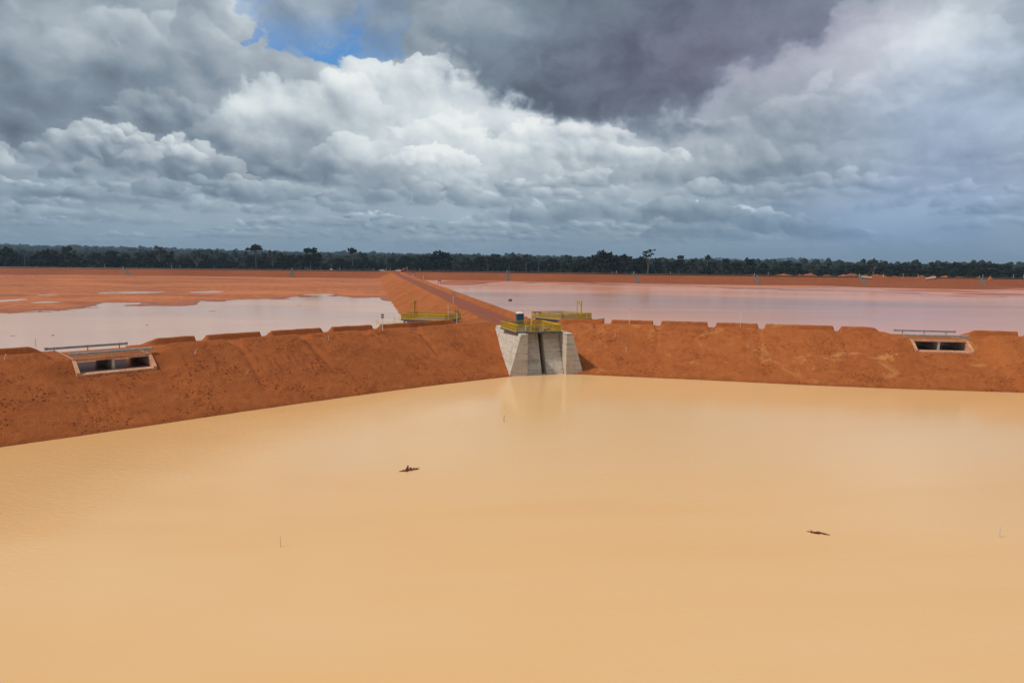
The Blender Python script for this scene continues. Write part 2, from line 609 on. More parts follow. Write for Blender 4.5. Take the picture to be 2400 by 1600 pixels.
def soil_mat(name, dark, mid, light, pale=None, pale_amt=0.0, spread=1.0, rough=0.93, bump_s=0.8):
    m, n = new_mat(name)
    p = n.node('ShaderNodeNewGeometry').outputs['Position']
    big = n.noise(p, 0.09 * spread, 5, 0.6)
    med = n.noise(p, 0.6, 6, 0.62)
    fine = n.noise(p, 4.0, 6, 0.68)
    grit = n.noise(p, 11.0, 3, 0.7)
    t = n.m('MULTIPLY_ADD', big, 0.6, n.m('MULTIPLY_ADD', med, 0.55, n.m('MULTIPLY_ADD', fine, 0.55, n.m('MULTIPLY_ADD', grit, 0.35, -0.53))))
    col = n.ramp(t, [(0.18, dark), (0.5, mid), (0.82, light)])
    if pale:
        pn = n.noise(n.vm('MULTIPLY', p, (1, 1, 1.3)), 0.16, 7, 0.66, dist=0.8)
        k = n.m('MULTIPLY', n.step(pn, 0.54, 0.68), pale_amt)
        col = n.mix(k, col, pale)
    blot = n.m('MULTIPLY', n.step(n.noise(p, 0.42, 7, 0.7, dist=0.5), 0.50, 0.66), 0.30)
    col = n.mix(blot, col, tuple(x * 0.72 for x in dark))
    # small dark pores and clods
    v = n.vor(n.vm('ADD', p, n.vm('SCALE', n.noise(p, 3.0, 3, 0.5, col=True), scale=0.3)), 5.5)
    k = n.m('MULTIPLY', n.step(v, 0.30, 0.12), n.step(n.noise(p, 0.30, 4, 0.65), 0.50, 0.66, 0.0, 0.2))
    col = n.mix(k, col, tuple(x * 0.6 for x in dark))
    damp = n.m('MULTIPLY', n.step(n.m('MULTIPLY_ADD', n.m('SUBTRACT', med, 0.5), 0.9, n.xyz(p)[2]), 0.42, 0.10), 0.55)
    col = n.mix(damp, col, tuple(x * 0.62 for x in mid))
    finish(n, col, rough, n.m('MULTIPLY_ADD', grit, 0.35, n.m('MULTIPLY_ADD', fine, 0.6, n.m('MULTIPLY', med, 0.5))), bump_s, 0.40, Specular_IOR_Level=0.15)
    return m


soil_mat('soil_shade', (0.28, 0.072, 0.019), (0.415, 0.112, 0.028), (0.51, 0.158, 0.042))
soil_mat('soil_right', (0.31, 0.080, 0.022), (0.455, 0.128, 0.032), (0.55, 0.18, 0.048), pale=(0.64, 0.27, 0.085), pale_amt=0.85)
soil_mat('soil_mid', (0.30, 0.082, 0.024), (0.44, 0.132, 0.037), (0.56, 0.195, 0.060), bump_s=1.0)
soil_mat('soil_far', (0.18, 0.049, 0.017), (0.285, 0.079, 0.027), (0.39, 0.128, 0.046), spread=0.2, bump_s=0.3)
soil_mat('clod', (0.20, 0.052, 0.016), (0.31, 0.085, 0.024), (0.46, 0.145, 0.04))


def road_mat():
    m, n = new_mat('red_road')
    p = n.node('ShaderNodeNewGeometry').outputs['Position']
    u = n.xyz(n.node('ShaderNodeUVMap').outputs[0])[0]
    w = n.m('MULTIPLY_ADD', n.m('SUBTRACT', n.noise(p, 0.12, 3, 0.5), 0.5), 0.10, u)
    tr = n.m('ADD', n.step(n.m('ABSOLUTE', n.m('SUBTRACT', w, 0.33)), 0.11, 0.03), n.step(n.m('ABSOLUTE', n.m('SUBTRACT', w, 0.66)), 0.11, 0.03))
    f = n.noise(p, 1.2, 6, 0.65)
    col = n.mix(n.m('MULTIPLY_ADD', tr, 0.55, n.m('MULTIPLY', n.m('SUBTRACT', f, 0.4), 0.6), clamp=True), (0.30, 0.075, 0.026), (0.155, 0.033, 0.013))
    finish(n, col, n.m('MULTIPLY_ADD', tr, -0.25, 0.85), f, 0.5, 0.1, Specular_IOR_Level=0.25)


road_mat()


def mud_mat(name, dry, wet, zwet, wetrough=0.35, var=0.02):
    m, n = new_mat(name)
    p = n.node('ShaderNodeNewGeometry').outputs['Position']
    z = n.xyz(p)[2]
    a = n.noise(n.vm('MULTIPLY', p, (0.4, 1.0, 1.0)), 0.03, 8, 0.66, dist=0.7)
    b = n.noise(n.vm('MULTIPLY', p, (0.6, 1.0, 1.0)), 0.5, 6, 0.6)
    wetness = n.step(n.m('MULTIPLY_ADD', n.m('SUBTRACT', a, 0.5), 0.35, z), zwet + 0.16, zwet)
    t = n.m('MULTIPLY_ADD', a, 0.7, n.m('MULTIPLY_ADD', b, 0.6, -0.15))
    d = n.ramp(t, [(0.34, tuple(x * 0.42 for x in dry)), (0.46, tuple(x * 0.72 for x in dry)), (0.55, dry), (0.72, tuple(min(1, x * 1.2) for x in dry))])
    col = n.mix(wetness, d, wet)
    edge = n.m('MULTIPLY', n.step(n.m('MULTIPLY_ADD', n.m('SUBTRACT', b, 0.5), 0.03, z), 1.255, 1.225), 0.7)
    col = n.mix(edge, col, tuple(x * 0.5 for x in dry))
    finish(n, col, n.m('MULTIPLY_ADD', wetness, wetrough - 0.9, 0.9), b, 0.25, 0.15, Specular_IOR_Level=0.3)


mud_mat('mud_orange', (0.52, 0.152, 0.045), (0.36, 0.10, 0.040), 1.16, 0.5)
mud_mat('mud_pink', (0.46, 0.140, 0.066), (0.60, 0.235, 0.145), 1.40, 0.35)


def water_mat(name, stops, rough, ripple, rscale, mixscale, spec=0.5, sky_band=False):
    m, n = new_mat(name)
    p = n.node('ShaderNodeNewGeometry').outputs['Position']
    a = n.noise(n.vm('MULTIPLY', p, (0.35, 1.0, 1.0)), mixscale, 5, 0.55, dist=0.6)
    if sky_band:                        # sky reflection painted into the base: greyer middle band, pinker near and far
        f = n.m('MULTIPLY_ADD', n.m('MULTIPLY', n.xyz(p)[0], 0.19), 1.0, n.xyz(p)[1])
        b = n.m('MULTIPLY', n.step(f, 165, 240), n.step(f, 400, 330))
        a = n.m('MULTIPLY_ADD', b, 0.26, n.m('MULTIPLY_ADD', n.m('SUBTRACT', a, 0.5), 0.9, 0.36))
    if name == 'water_tan':          # darker base along the left dam imitates a dark sky reflection
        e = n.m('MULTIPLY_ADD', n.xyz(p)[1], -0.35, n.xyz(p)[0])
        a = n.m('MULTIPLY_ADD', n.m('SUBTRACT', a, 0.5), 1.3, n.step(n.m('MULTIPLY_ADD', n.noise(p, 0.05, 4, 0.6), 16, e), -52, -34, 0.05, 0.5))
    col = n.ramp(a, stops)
    gust = n.step(n.noise(n.vm('MULTIPLY', p, (0.5, 1.0, 1.0)), mixscale * 1.3, 3, 0.5), 0.42, 0.62, 0.25, 1.0)
    if name == 'water_tan':          # a breeze roughens the water in the lee of the left dam
        gust = n.m('MAXIMUM', n.m('MULTIPLY', gust, 0.35), n.step(n.m('MULTIPLY_ADD', n.noise(p, 0.06, 4, 0.6), 22, e), -20, -46))
    w1 = n.noise(n.vm('MULTIPLY', p, (1.0, 1.7, 1.0)), rscale, 4, 0.55, dist=0.4)
    h = n.m('MULTIPLY', w1, gust)
    finish(n, col, n.m('MULTIPLY_ADD', gust, rough * 0.6, rough * 0.6), h, ripple, 0.11, IOR=1.33, Specular_IOR_Level=spec)


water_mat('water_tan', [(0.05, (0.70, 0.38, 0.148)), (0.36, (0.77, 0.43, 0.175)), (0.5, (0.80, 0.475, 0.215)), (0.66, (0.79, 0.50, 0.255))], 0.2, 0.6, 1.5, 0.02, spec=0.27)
water_mat('water_pale', [(0.3, (0.74, 0.42, 0.27)), (0.55, (0.78, 0.46, 0.32)), (0.75, (0.72, 0.43, 0.32))], 0.16, 0.06, 1.2, 0.012, spec=0.20)
water_mat('water_pink', [(0.30, (0.73, 0.315, 0.195)), (0.5, (0.64, 0.30, 0.20)), (0.70, (0.44, 0.235, 0.185))], 0.2, 0.06, 1.2, 0.010, spec=0.06, sky_band=True)


def plain(name, col, rough=0.6, metal=0.0, var=0.12, scale=3.0, bump=0.1, spec=0.5):
    m, n = new_mat(name)
    p = n.node('ShaderNodeTexCoord').outputs['Object']
    a = n.noise(p, scale, 5, 0.6)
    lo = tuple(x * (1 - var) for x in col); hi = tuple(min(1, x * (1 + var)) for x in col)
    c = n.ramp(a, [(0.3, lo), (0.7, hi)])
    finish(n, c, n.m('MULTIPLY_ADD', a, 0.15, rough - 0.07), a, bump, 0.02, Metallic=metal, Specular_IOR_Level=spec)


plain('yellow_paint', (0.74, 0.48, 0.015), 0.45)
plain('yellow_mesh', (0.45, 0.29, 0.010), 0.5)
plain('yellow_old', (0.50, 0.30, 0.020), 0.55, var=0.25)
plain('rust_orange', (0.40, 0.15, 0.035), 0.7, var=0.25)
plain('galvanised', (0.44, 0.47, 0.47), 0.42, 0.55, var=0.18, scale=2.0)
plain('rail_post', (0.50, 0.49, 0.45), 0.5, 0.3)
plain('steel_blue', (0.085, 0.115, 0.16), 0.5, 0.2)
plain('deck_grating', (0.20, 0.20, 0.20), 0.6, 0.3)
plain('white_paint', (0.80, 0.78, 0.74), 0.5)
plain('grey_white', (0.56, 0.57, 0.55), 0.5)
plain('toilet_blue', (0.018, 0.105, 0.165), 0.45)
plain('toilet_teal', (0.02, 0.17, 0.20), 0.45)
plain('roof_cream', (0.78, 0.68, 0.55), 0.5)
plain('sign_navy', (0.035, 0.022, 0.06), 0.5)
plain('sign_blue', (0.055, 0.06, 0.32), 0.5)
plain('sign_green', (0.035, 0.045, 0.025), 0.6)
plain('sign_white', (0.75, 0.74, 0.78), 0.5)
plain('black_pipe', (0.016, 0.014, 0.014), 0.45)
plain('dark_rubber', (0.02, 0.02, 0.02), 0.8)
plain('glass_dark', (0.02, 0.025, 0.03), 0.15)
plain('orange_paint', (0.62, 0.13, 0.03), 0.5)
plain('gate_brown', (0.10, 0.045, 0.022), 0.75, var=0.3)
plain('bark_pale', (0.13, 0.125, 0.11), 0.9, var=0.3, scale=1.0)
plain('bark_dark', (0.06, 0.052, 0.042), 0.9, var=0.3, scale=1.0)
plain('driftwood', (0.20, 0.055, 0.025), 0.8, var=0.45, scale=6.0, bump=0.6)
plain('wet_shaded_floor', (0.085, 0.05, 0.04), 0.3)  # wet concrete, colour also darkened for the shade inside the culverts
plain('stick', (0.22, 0.13, 0.06), 0.8)
plain('stick_pale', (0.60, 0.40, 0.20), 0.8)


def concrete_mat(name, base, soil_amt):
    m, n = new_mat(name)
    p = n.node('ShaderNodeNewGeometry').outputs['Position']
    z = n.xyz(p)[2]
    a = n.noise(p, 0.7, 6, 0.62)
    bands = n.noise(n.vm('MULTIPLY', p, (0.12, 0.12, 2.6)), 1.0, 5, 0.65)       # form boards lie level
    streak = n.noise(n.vm('MULTIPLY', p, (2.2, 2.2, 0.16)), 1.0, 5, 0.6)        # runs down the wall
    lift = n.m('ABSOLUTE', n.m('SUBTRACT', n.m('FRACT', n.m('MULTIPLY_ADD', z, 0.72, n.m('MULTIPLY', a, 0.05))), 0.5))
    line = n.m('MULTIPLY', n.step(lift, 0.030, 0.012), n.step(n.noise(n.vm('MULTIPLY', p, (0.7, 0.7, 0.2)), 1.0, 3, 0.6), 0.42, 0.6))
    t = n.m('MULTIPLY_ADD', bands, 0.55, n.m('MULTIPLY_ADD', a, 0.45, n.m('MULTIPLY_ADD', streak, 0.35, -0.18)))
    col = n.ramp(t, [(0.25, tuple(x * 0.52 for x in base)), (0.5, base), (0.75, tuple(x * 1.22 for x in base))])
    col = n.mix(n.m('MULTIPLY', line, 0.75), col, (0.07, 0.055, 0.04))
    ru = n.m('MULTIPLY', n.step(n.noise(n.vm('MULTIPLY', p, (0.9, 0.9, 0.3)), 1.0, 5, 0.6), 0.5, 0.75), soil_amt)
    col = n.mix(ru, col, (0.46, 0.19, 0.085))
    finish(n, col, 0.85, n.m('MULTIPLY_ADD', line, -0.8, bands), 0.35, 0.04, Specular_IOR_Level=0.25)


concrete_mat('concrete', (0.57, 0.51, 0.425), 0.40)
concrete_mat('concrete_old', (0.20, 0.155, 0.13), 0.5)
concrete_mat('concrete_red', (0.66, 0.34, 0.20), 0.9)


def leaf_mat(name, a, b):
    m, n = new_mat(name)
    g = n.node('ShaderNodeNewGeometry')
    oi = n.node('ShaderNodeObjectInfo')
    k = n.m('MULTIPLY_ADD', n.noise(g.outputs['Position'], 0.25, 3, 0.6), 0.7, n.m('MULTIPLY', oi.outputs['Random'], 0.55), clamp=True)
    col = n.mix(k, a, b)
    finish(n, col, 0.85, Specular_IOR_Level=0.12)


leaf_mat('leaf_dark', (0.008, 0.013, 0.009), (0.018, 0.024, 0.014))  # leaf colours darkened to stand in for cloud shade over the forest
leaf_mat('leaf_olive', (0.016, 0.020, 0.011), (0.032, 0.036, 0.018))
leaf_mat('leaf_dry', (0.04, 0.035, 0.03), (0.06, 0.052, 0.042))
leaf_mat('leaf_far', (0.009, 0.016, 0.013), (0.020, 0.029, 0.020))


def floor_mat():
    m, n = new_mat('forest_floor')
    p = n.node('ShaderNodeNewGeometry').outputs['Position']
    a = n.noise(p, 0.05, 6, 0.65)
    finish(n, n.ramp(a, [(0.35, (0.012, 0.017, 0.010)), (0.65, (0.028, 0.031, 0.016))]), 0.95, a, 0.5, 1.0, Specular_IOR_Level=0.1)


floor_mat()
M = MATS

# ------------------------------------------------------------------ the lie of the land: lines of the embankments
def smooth_line(pts, n=500, k=24):
    p = np.array([q[:2] for q in pts], float)
    d = np.r_[0, np.cumsum(np.linalg.norm(np.diff(p, axis=0), axis=1))]
    s = np.linspace(0, d[-1], n)
    q = np.c_[np.interp(s, d, p[:, 0]), np.interp(s, d, p[:, 1])]
    j = np.arange(1, k + 1)[:, None]
    q = np.vstack([q[0] - j[::-1] * (q[1] - q[0]), q, q[-1] + j * (q[-1] - q[-2])])
    ker = np.ones(2 * k + 1) / (2 * k + 1)
    return np.c_[np.convolve(q[:, 0], ker, 'valid'), np.convolve(q[:, 1], ker, 'valid')]


class Line:
    def __init__(self, pts, side):
        self.p = smooth_line(pts)
        self.s = np.r_[0, np.cumsum(np.linalg.norm(np.diff(self.p, axis=0), axis=1))]
        t = np.gradient(self.p, axis=0)
        t /= np.linalg.norm(t, axis=1, keepdims=True)
        self.t = t
        self.n = np.c_[-t[:, 1], t[:, 0]] * side
        self.len = self.s[-1]

    def pos(self, s, t=0.0):
        x = np.interp(s, self.s, self.p[:, 0]); y = np.interp(s, self.s, self.p[:, 1])
        nx = np.interp(s, self.s, self.n[:, 0]); ny = np.interp(s, self.s, self.n[:, 1])
        return x + nx * t, y + ny * t

    def st(self, p):
        d = self.p - np.asarray(p)[:2]
        i = int(np.argmin((d ** 2).sum(1)))
        v = np.asarray(p)[:2] - self.p[i]
        return self.s[i] + v @ self.t[i], v @ self.n[i]

    def ang(self, s):
        i = int(np.clip(np.searchsorted(self.s, s), 0, len(self.s) - 1))
        return math.atan2(self.t[i, 1], self.t[i, 0])


_lw = [at(*p, 0) for p in [(1190, 883), (1000, 905), (850, 925), (600, 960), (280, 1008), (0, 1048)]]
_e = (_lw[-1] - _lw[-2]) / np.linalg.norm(_lw[-1] - _lw[-2])
ARM_L = Line([_lw[0] + (_lw[0] - _lw[1])] + _lw + [_lw[-1] + _e * 50], -1)
_rw = [at(*p, 0) for p in [(1370, 878), (1700, 893), (1900, 903), (2130, 912), (2400, 920)]]
ARM_R = Line([_rw[0] - (_rw[1] - _rw[0]) * 0.7] + _rw + [_rw[-1] + (_rw[-1] - _rw[0]) * 0.8], 1)
ROAD_Z, BERM_Z = 6.1, 6.85
POND_Z = 1.2


def arm(name, line, tf, width, front_gaps, rear_gaps, f0, r0, culvert, mat, seed, s_from=0.0, rear_up=0.12, gully=0.42):
    s = np.arange(s_from, line.len, 0.2)
    tfs = np.interp(s, tf[0], tf[1]); trs = tfs + np.interp(s, width[0], width[1])
    # across: a share of each part of the section
    K = [(-4, 0, 6), (0, .93, 52), (.93, 1.0, 8)]
    a = np.concatenate([np.linspace(0, 1, 6)[:-1] - 2, np.linspace(0, 1, 58)[:-1] - 1,            # below water, front slope
                        np.linspace(0, 1, 7)[:-1], np.linspace(1, 2, 8)[:-1], np.linspace(2, 3, 18)[:-1],
                        np.linspace(3, 4, 8)[:-1], np.linspace(4, 5, 7)[:-1], np.linspace(5, 6, 40)])
    Sg = s[:, None].repeat(len(a), 1)
    TF = tfs[:, None]; TR = trs[:, None]
    knots = [(-2, -4.0 + 0 * TF), (-1, 0 * TF), (0, TF), (1, TF + .5), (2, TF + 1.25), (3, TR - 1.25), (4, TR - .5), (5, TR), (6, TR + 16)]
    T = np.zeros_like(Sg)
    for (k0, v0), (k1, v1) in zip(knots[:-1], knots[1:]):
        msk = (a >= k0) & (a <= k1)
        w = (a[msk] - k0) / (k1 - k0)
        T[:, msk] = v0 * (1 - w) + v1 * w
    def inside(gaps, h=0.10, lo=None):
        o = np.zeros_like(s)
        for c, wd in gaps:
            o = np.maximum(o, np.clip((wd / 2 + h - np.abs(s - c)) / h, 0, 1))
        return o[:, None]
    gf = inside(front_gaps); gr = inside(rear_gaps)
    gf = np.maximum(gf, 1 - np.clip((s - f0) / 2.5, 0, 1)[:, None]); gr = np.maximum(gr, 1 - np.clip((s - r0) / 1.6, 0, 1)[:, None])
    c0, c1, th, tr_, zs = culvert
    wc = np.clip(np.minimum(s - (c0 - 3.4), (c1 + 3.4) - s) / 3.0, 0, 1)[:, None]
    wc = wc * wc * (3 - 2 * wc)
    gf = np.maximum(gf, np.clip(wc * 1.6, 0, 1)); gr = np.maximum(gr, np.clip(wc * 1.6, 0, 1))
    wob = 0.06 * fbm(Sg / 2.2, T * 0 + 3.1, 3, .6, seed + 4)
    Zb_f = (BERM_Z + wob) * (1 - gf) + ROAD_Z * gf
    Zb_r = (BERM_Z + rear_up + 0.10 * fbm(Sg / 2.5, T * 0 + 8.1, 3, .6, seed + 5)) * (1 - gr) + ROAD_Z * gr
    full = BERM_Z * T / TF                                                     # plane of the front slope
    Zf = np.minimum(full, Zb_f)
    zc = np.where(T < th - 1.8, (zs - 0.15) * T / (th - 1.8), np.minimum(zs - 0.15 + (ROAD_Z + 0.15 - zs) * (T - th + 1.8) / 2.0, ROAD_Z))   # slope under and beside the culvert
    Zf = np.where(T < TF + 0.25, Zf * (1 - wc) + np.minimum(zc, Zf) * wc, Zf)
    Z = Zf.copy()
    u = np.clip((T - (TF + .5)) / .5, 0, 1)
    Z = np.where((T > TF) & (T <= TF + 1.25), Zb_f * (1 - u) + ROAD_Z * u, Z)
    Z = np.where((T > TF + 1.25) & (T < TR - 1.25), ROAD_Z + 0.03 * fbm(Sg / 1.5, T / .6, 3, .5, seed), Z)
    u = np.clip((T - (TR - 1.0)) / .5, 0, 1)
    Z = np.where((T >= TR - 1.25) & (T <= TR), ROAD_Z * (1 - u) + Zb_r * u, Z)
    Z = np.where(T > TR, np.minimum(Zb_r, BERM_Z - (T - TR) / 2.0), Z)
    # clods, rills and slips on the slopes
    body = np.clip(0.35 + T / 1.5, 0, 1) * np.clip((TF + 0.1 - T) / 1.0, 0, 1)
    rel = 0.16 * fbm(Sg / 3.5, T / 3.0, 4, .55, seed) + 0.13 * fbm(Sg / .8, T / .7, 4, .62, seed + 1)
    rill = np.maximum(0, 0.22 - np.abs(fbm(Sg / 1.3 + 0.15 * fbm(Sg / 5, T / 4, 2, .5, seed + 7), T / 16, 2, .5, seed + 2))) * 0.9
    mask = sstep(-0.05, 0.35, fbm(Sg / 9, T / 6, 3, .5, seed + 3))
    rel = rel - (gully / 0.42) * rill * mask * np.clip((T - 1) / 5, 0, 1)
    for i, (c, wd) in enumerate(front_gaps):                                   # gully under every outlet
        dr = 0.5 * np.sin(T * 0.35 + i * 2.1) * (TF - T) / TF
        g = np.exp(-((Sg - c - dr) / (0.32 + 0.10 * (TF - T) / TF)) ** 2)
        rel = rel - gully * (0.55 + 0.45 * math.sin(i * 2.3)) * g * np.clip((T - 2.5 - 4 * abs(math.sin(i * 1.7))) / 3, 0, 1)
    crest = np.exp(-((T - TF) / 0.6) ** 2) * (1 - gf)
    Z = Z + rel * body + crest * 0.07 * fbm(Sg / .5, T / .5, 3, .6, seed + 9)
    Z = Z + (T > TR) * np.clip((T - TR) / 2, 0, 1) * 0.15 * fbm(Sg / 1.2, T / 1.2, 4, .6, seed + 6)
    # channel through the dam where the culvert stands
    inn = (Sg > c0 + 0.06) & (Sg < c1 - 0.06) & (T > th - 1.85)
    Z = np.where(inn & (T < tr_ + 2.4), zs - 0.12, Z)
    X, Y = line.pos(Sg.ravel(), T.ravel())
    X = X.reshape(Sg.shape); Y = Y.reshape(Sg.shape)
    o = grid(name, X, Y, Z, mat)
    return o, (s, a, X, Y, Z, T, TF)


def gaps(line, pts, w, z=6.2):
    return [(float(line.st(at(x, y, z))[0]), w) for x, y in pts]


L_FG = gaps(ARM_L, [(547, 805), (696, 790), (836, 780), (958, 773)], 1.5)
L_RG = gaps(ARM_L, [(465, 797), (618, 787), (758, 777), (876, 770)], 1.35)
R_FG = gaps(ARM_R, [(1406, 762), (1543, 767), (1668, 772), (1782, 780), (1966, 784)], 1.1)
R_RG = gaps(ARM_R, [(1426, 757), (1540, 760), (1667, 766), (1784, 770), (1964, 777), (2394, 790)], 1.25)
CUL_L = (60.2, 68.7, 13.0, 21.2, 4.56)
CUL_R = (66.4, 75.0, 11.4, 19.6, 4.45)
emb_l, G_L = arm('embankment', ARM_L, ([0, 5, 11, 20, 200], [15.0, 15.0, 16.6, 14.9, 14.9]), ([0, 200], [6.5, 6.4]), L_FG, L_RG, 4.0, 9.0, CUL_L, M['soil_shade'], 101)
emb_r, G_R = arm('embankment', ARM_R, ([0, 33, 57, 76, 200], [14.0, 15.2, 14.7, 11.8, 11.6]), ([0, 200], [5.9, 5.9]), R_FG, R_RG, 9.5, 7.0, CUL_R, M['soil_right'], 201, rear_up=0.27, gully=0.16)

# embankment between the two back ponds, with its haul road
MX0, MY0, MK = -6.2, 151.6, -0.2195
MID = Line([(MX0 + MK * (y - MY0), y, 0) for y in (108, 160, 240, 330, 430, 556)], 1)   # n points west
def mid_arm():
    s = np.arange(14.5, MID.len, 0.45)
    t = np.concatenate([np.linspace(-17, -4.4, 40), np.linspace(-4.25, -2.9, 10), np.linspace(-2.6, 2.6, 12), np.linspace(2.9, 4.25, 10), np.linspace(4.4, 17, 40)])
    Sg, T = np.meshgrid(s, t, indexing='ij')
    A = np.abs(T)
    right = T < 0
    rs = np.random.RandomState(9)
    nb = np.zeros_like(s); nbr = np.zeros_like(s)
    p = 30.0
    while p < MID.len:
        nb = np.maximum(nb, np.exp(-((s - p) / 0.55) ** 2)); p += rs.uniform(4.5, 9)
    p = 26.0
    while p < MID.len:
        nbr = np.maximum(nbr, np.exp(-((s - p) / 0.5) ** 2) * rs.uniform(.3, .9)); p += rs.uniform(6, 13)
    start = np.clip((s - 17) / 6, 0, 1)
    startl = np.clip((s - 25) / 6, 0, 1)
    hb = np.where(right, 1.0 * ((1 - 0.8 * nbr) * start)[:, None], 0.50 * ((1 - 0.95 * nb) * startl)[:, None]) + 0.09 * fbm(Sg / 2, T / 3, 3, .6, 301)
    Z = np.where(A < 2.9, 6.1, 0.0)
    u = np.clip((A - 2.9) / .75, 0, 1); v = np.clip((A - 3.55) / .6, 0, 1)
    Z = np.where((A >= 2.9) & (A <= 4.3), 6.1 + hb * u, Z)
    zc = 6.1 + hb
    Z = np.where(A > 4.3, zc - (A - 4.3) / 2.1, Z)
    body = np.clip((A - 4.3) / 1.5, 0, 1)
    rill = (nb[:, None] * np.clip((11.5 - A) / 5, 0, 1)) * 0.65
    Z = Z + body * (0.34 * fbm(Sg / 4.0, T / 5, 4, .55, 302) + 0.22 * fbm(Sg / 1.3, T / 1.6, 4, .62, 303)) - np.where(A > 4.3, rill, 0)
    Z = Z - body * 1.5 * np.maximum(0, 0.20 - np.abs(fbm(Sg / 3.2 + .3 * fbm(Sg / 6, T / 5, 2, .5, 305), T / 26, 2, .5, 304)))
    X, Y = MID.pos(Sg.ravel(), T.ravel())
    grid('embankment', X.reshape(Sg.shape), Y.reshape(Sg.shape), Z, M['soil_mid'])
    s = np.arange(8, MID.len - 2, 2.0); t = np.linspace(-2.75, 2.75, 9)
    Sg, T = np.meshgrid(s, t, indexing='ij')
    X, Y = MID.pos(Sg.ravel(), T.ravel())
    Z = 6.13 + 0.03 * fbm(Sg / 2, T, 3, .5, 310) + 0.02
    grid('road', X.reshape(Sg.shape), Y.reshape(Sg.shape), Z, M['red_road'], uv=((T + 2.75) / 5.5, Sg / 5.5))


mid_arm()

YAW = R(16.5)
UX = np.array([math.cos(YAW), math.sin(YAW)]); VX = np.array([math.sin(YAW), -math.cos(YAW)])
ORG = at(1254, 878.7, 0)[:2]
def sl(u, v, z):
    """frame of the sluice: u to the right, v towards the front pond"""
    p = ORG + u * UX + v * VX
    return (p[0], p[1], z)


# hard standing where the three embankments meet
def pad():
    n = 60
    ring = np.array([ARM_L.pos(16, 19.5), (-13.5, 127), (-9, 132), (-6, 141), (3, 140), (9, 129), (16, 127), ARM_R.pos(12, 17), ARM_R.pos(7.5, 15.5), sl(4.2, -9.6, 0)[:2], sl(-2.3, -9.9, 0)[:2],
                     ARM_L.pos(5.5, 16.6), ARM_L.pos(10, 18.6)], float)
    c = ring.mean(0)
    v = [(c[0], c[1], 6.14)] + [(x, y, 6.11) for x, y in ring] + [(c[0] + (x - c[0]) * 1.35, c[1] + (y - c[1]) * 1.35, 1.0) for x, y in ring]
    k = len(ring)
    f = [(0, 1 + i, 1 + (i + 1) % k) for i in range(k)] + [(1 + i, 1 + k + i, 1 + k + (i + 1) % k, 1 + (i + 1) % k) for i in range(k)]
    # the front edge drops straight down behind the concrete
    for i in (7, 8, 9, 10, 11, 12):
        v[1 + k + i] = (ring[i][0], ring[i][1] + 0.4, 1.0)
    o = link('yard', mesh('yard', v, f), None, M['soil_mid'])
    bm = bmesh.new(); bm.from_mesh(o.data); bmesh.ops.recalc_face_normals(bm, faces=bm.faces); bm.to_mesh(o.data); bm.free()
    tag(o, kind='structure')
    # tracks that curve from the road onto the left crest
    s = np.linspace(0, 1, 30); P = np.array([(-1.0, 130.0), (-3.0, 124.5), ARM_L.pos(14, 20.6), ARM_L.pos(25, 18.1)])
    B = np.array([(1 - s) ** 3, 3 * (1 - s) ** 2 * s, 3 * (1 - s) * s * s, s ** 3]).T @ P
    t = np.gradient(B, axis=0); t /= np.linalg.norm(t, axis=1, keepdims=True); nn = np.c_[-t[:, 1], t[:, 0]]
    w = np.linspace(-1.9, 1.9, 7)
    X = B[:, :1] + nn[:, :1] * w; Y = B[:, 1:] + nn[:, 1:] * w
    grid('road', X, Y, np.full_like(X, 6.165), M['red_road'], uv=((w[None] + 1.9).repeat(30, 0) / 3.8, s[:, None].repeat(7, 1) * 6))


pad()

# far embankment that closes both ponds
FAR = Line([(-900, 560, 0), (-400, 556, 0), (-96, 552, 0), (-20, 549, 0), (40, 535, 0), (94, 517, 0), (183, 511, 0), (360, 492, 0), (800, 445, 0)], 1)
def far_arm():
    s = np.arange(0, FAR.len, 1.6)
    t = np.concatenate([np.linspace(-26, -14.5, 8), np.linspace(-14, -0.3, 24), np.linspace(0, 6, 7), np.linspace(6.4, 8.4, 5), np.linspace(9, 24, 8)])
    Sg, T = np.meshgrid(s, t, indexing='ij')
    Z = np.where(T < 0, 7.3 + T / 2.3, 7.3)
    Z = np.where((T > 6) & (T < 8.5), 7.3 + 0.75 * np.clip(np.minimum(T - 6, 8.6 - T) / 0.6, 0, 1), Z)
    Z = np.where(T >= 8.5, 7.3 - (T - 8.5) / 2.5, Z)
    b = (T < -0.4)
    Z = Z + b * (0.22 * fbm(Sg / 14, T / 5, 4, .55, 401) + 0.10 * fbm(Sg / 4, T / 3, 3, .55, 402)) + 0.12 * fbm(Sg / 6, T / 6, 3, .5, 403) * (T > 5)
    X, Y = FAR.pos(Sg.ravel(), T.ravel())
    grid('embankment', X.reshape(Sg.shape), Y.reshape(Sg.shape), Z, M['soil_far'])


far_arm()

# ------------------------------------------------------------------ ground, mud and water
def spaced(lo, hi, knots):
    out = []
    for (a, da), (b, db) in zip(knots[:-1], knots[1:]):
        n = max(2, int((b - a) / ((da + db) / 2)))
        out.append(np.linspace(a, b, n, endpoint=False))
    return np.concatenate(out + [np.array([knots[-1][0]])])


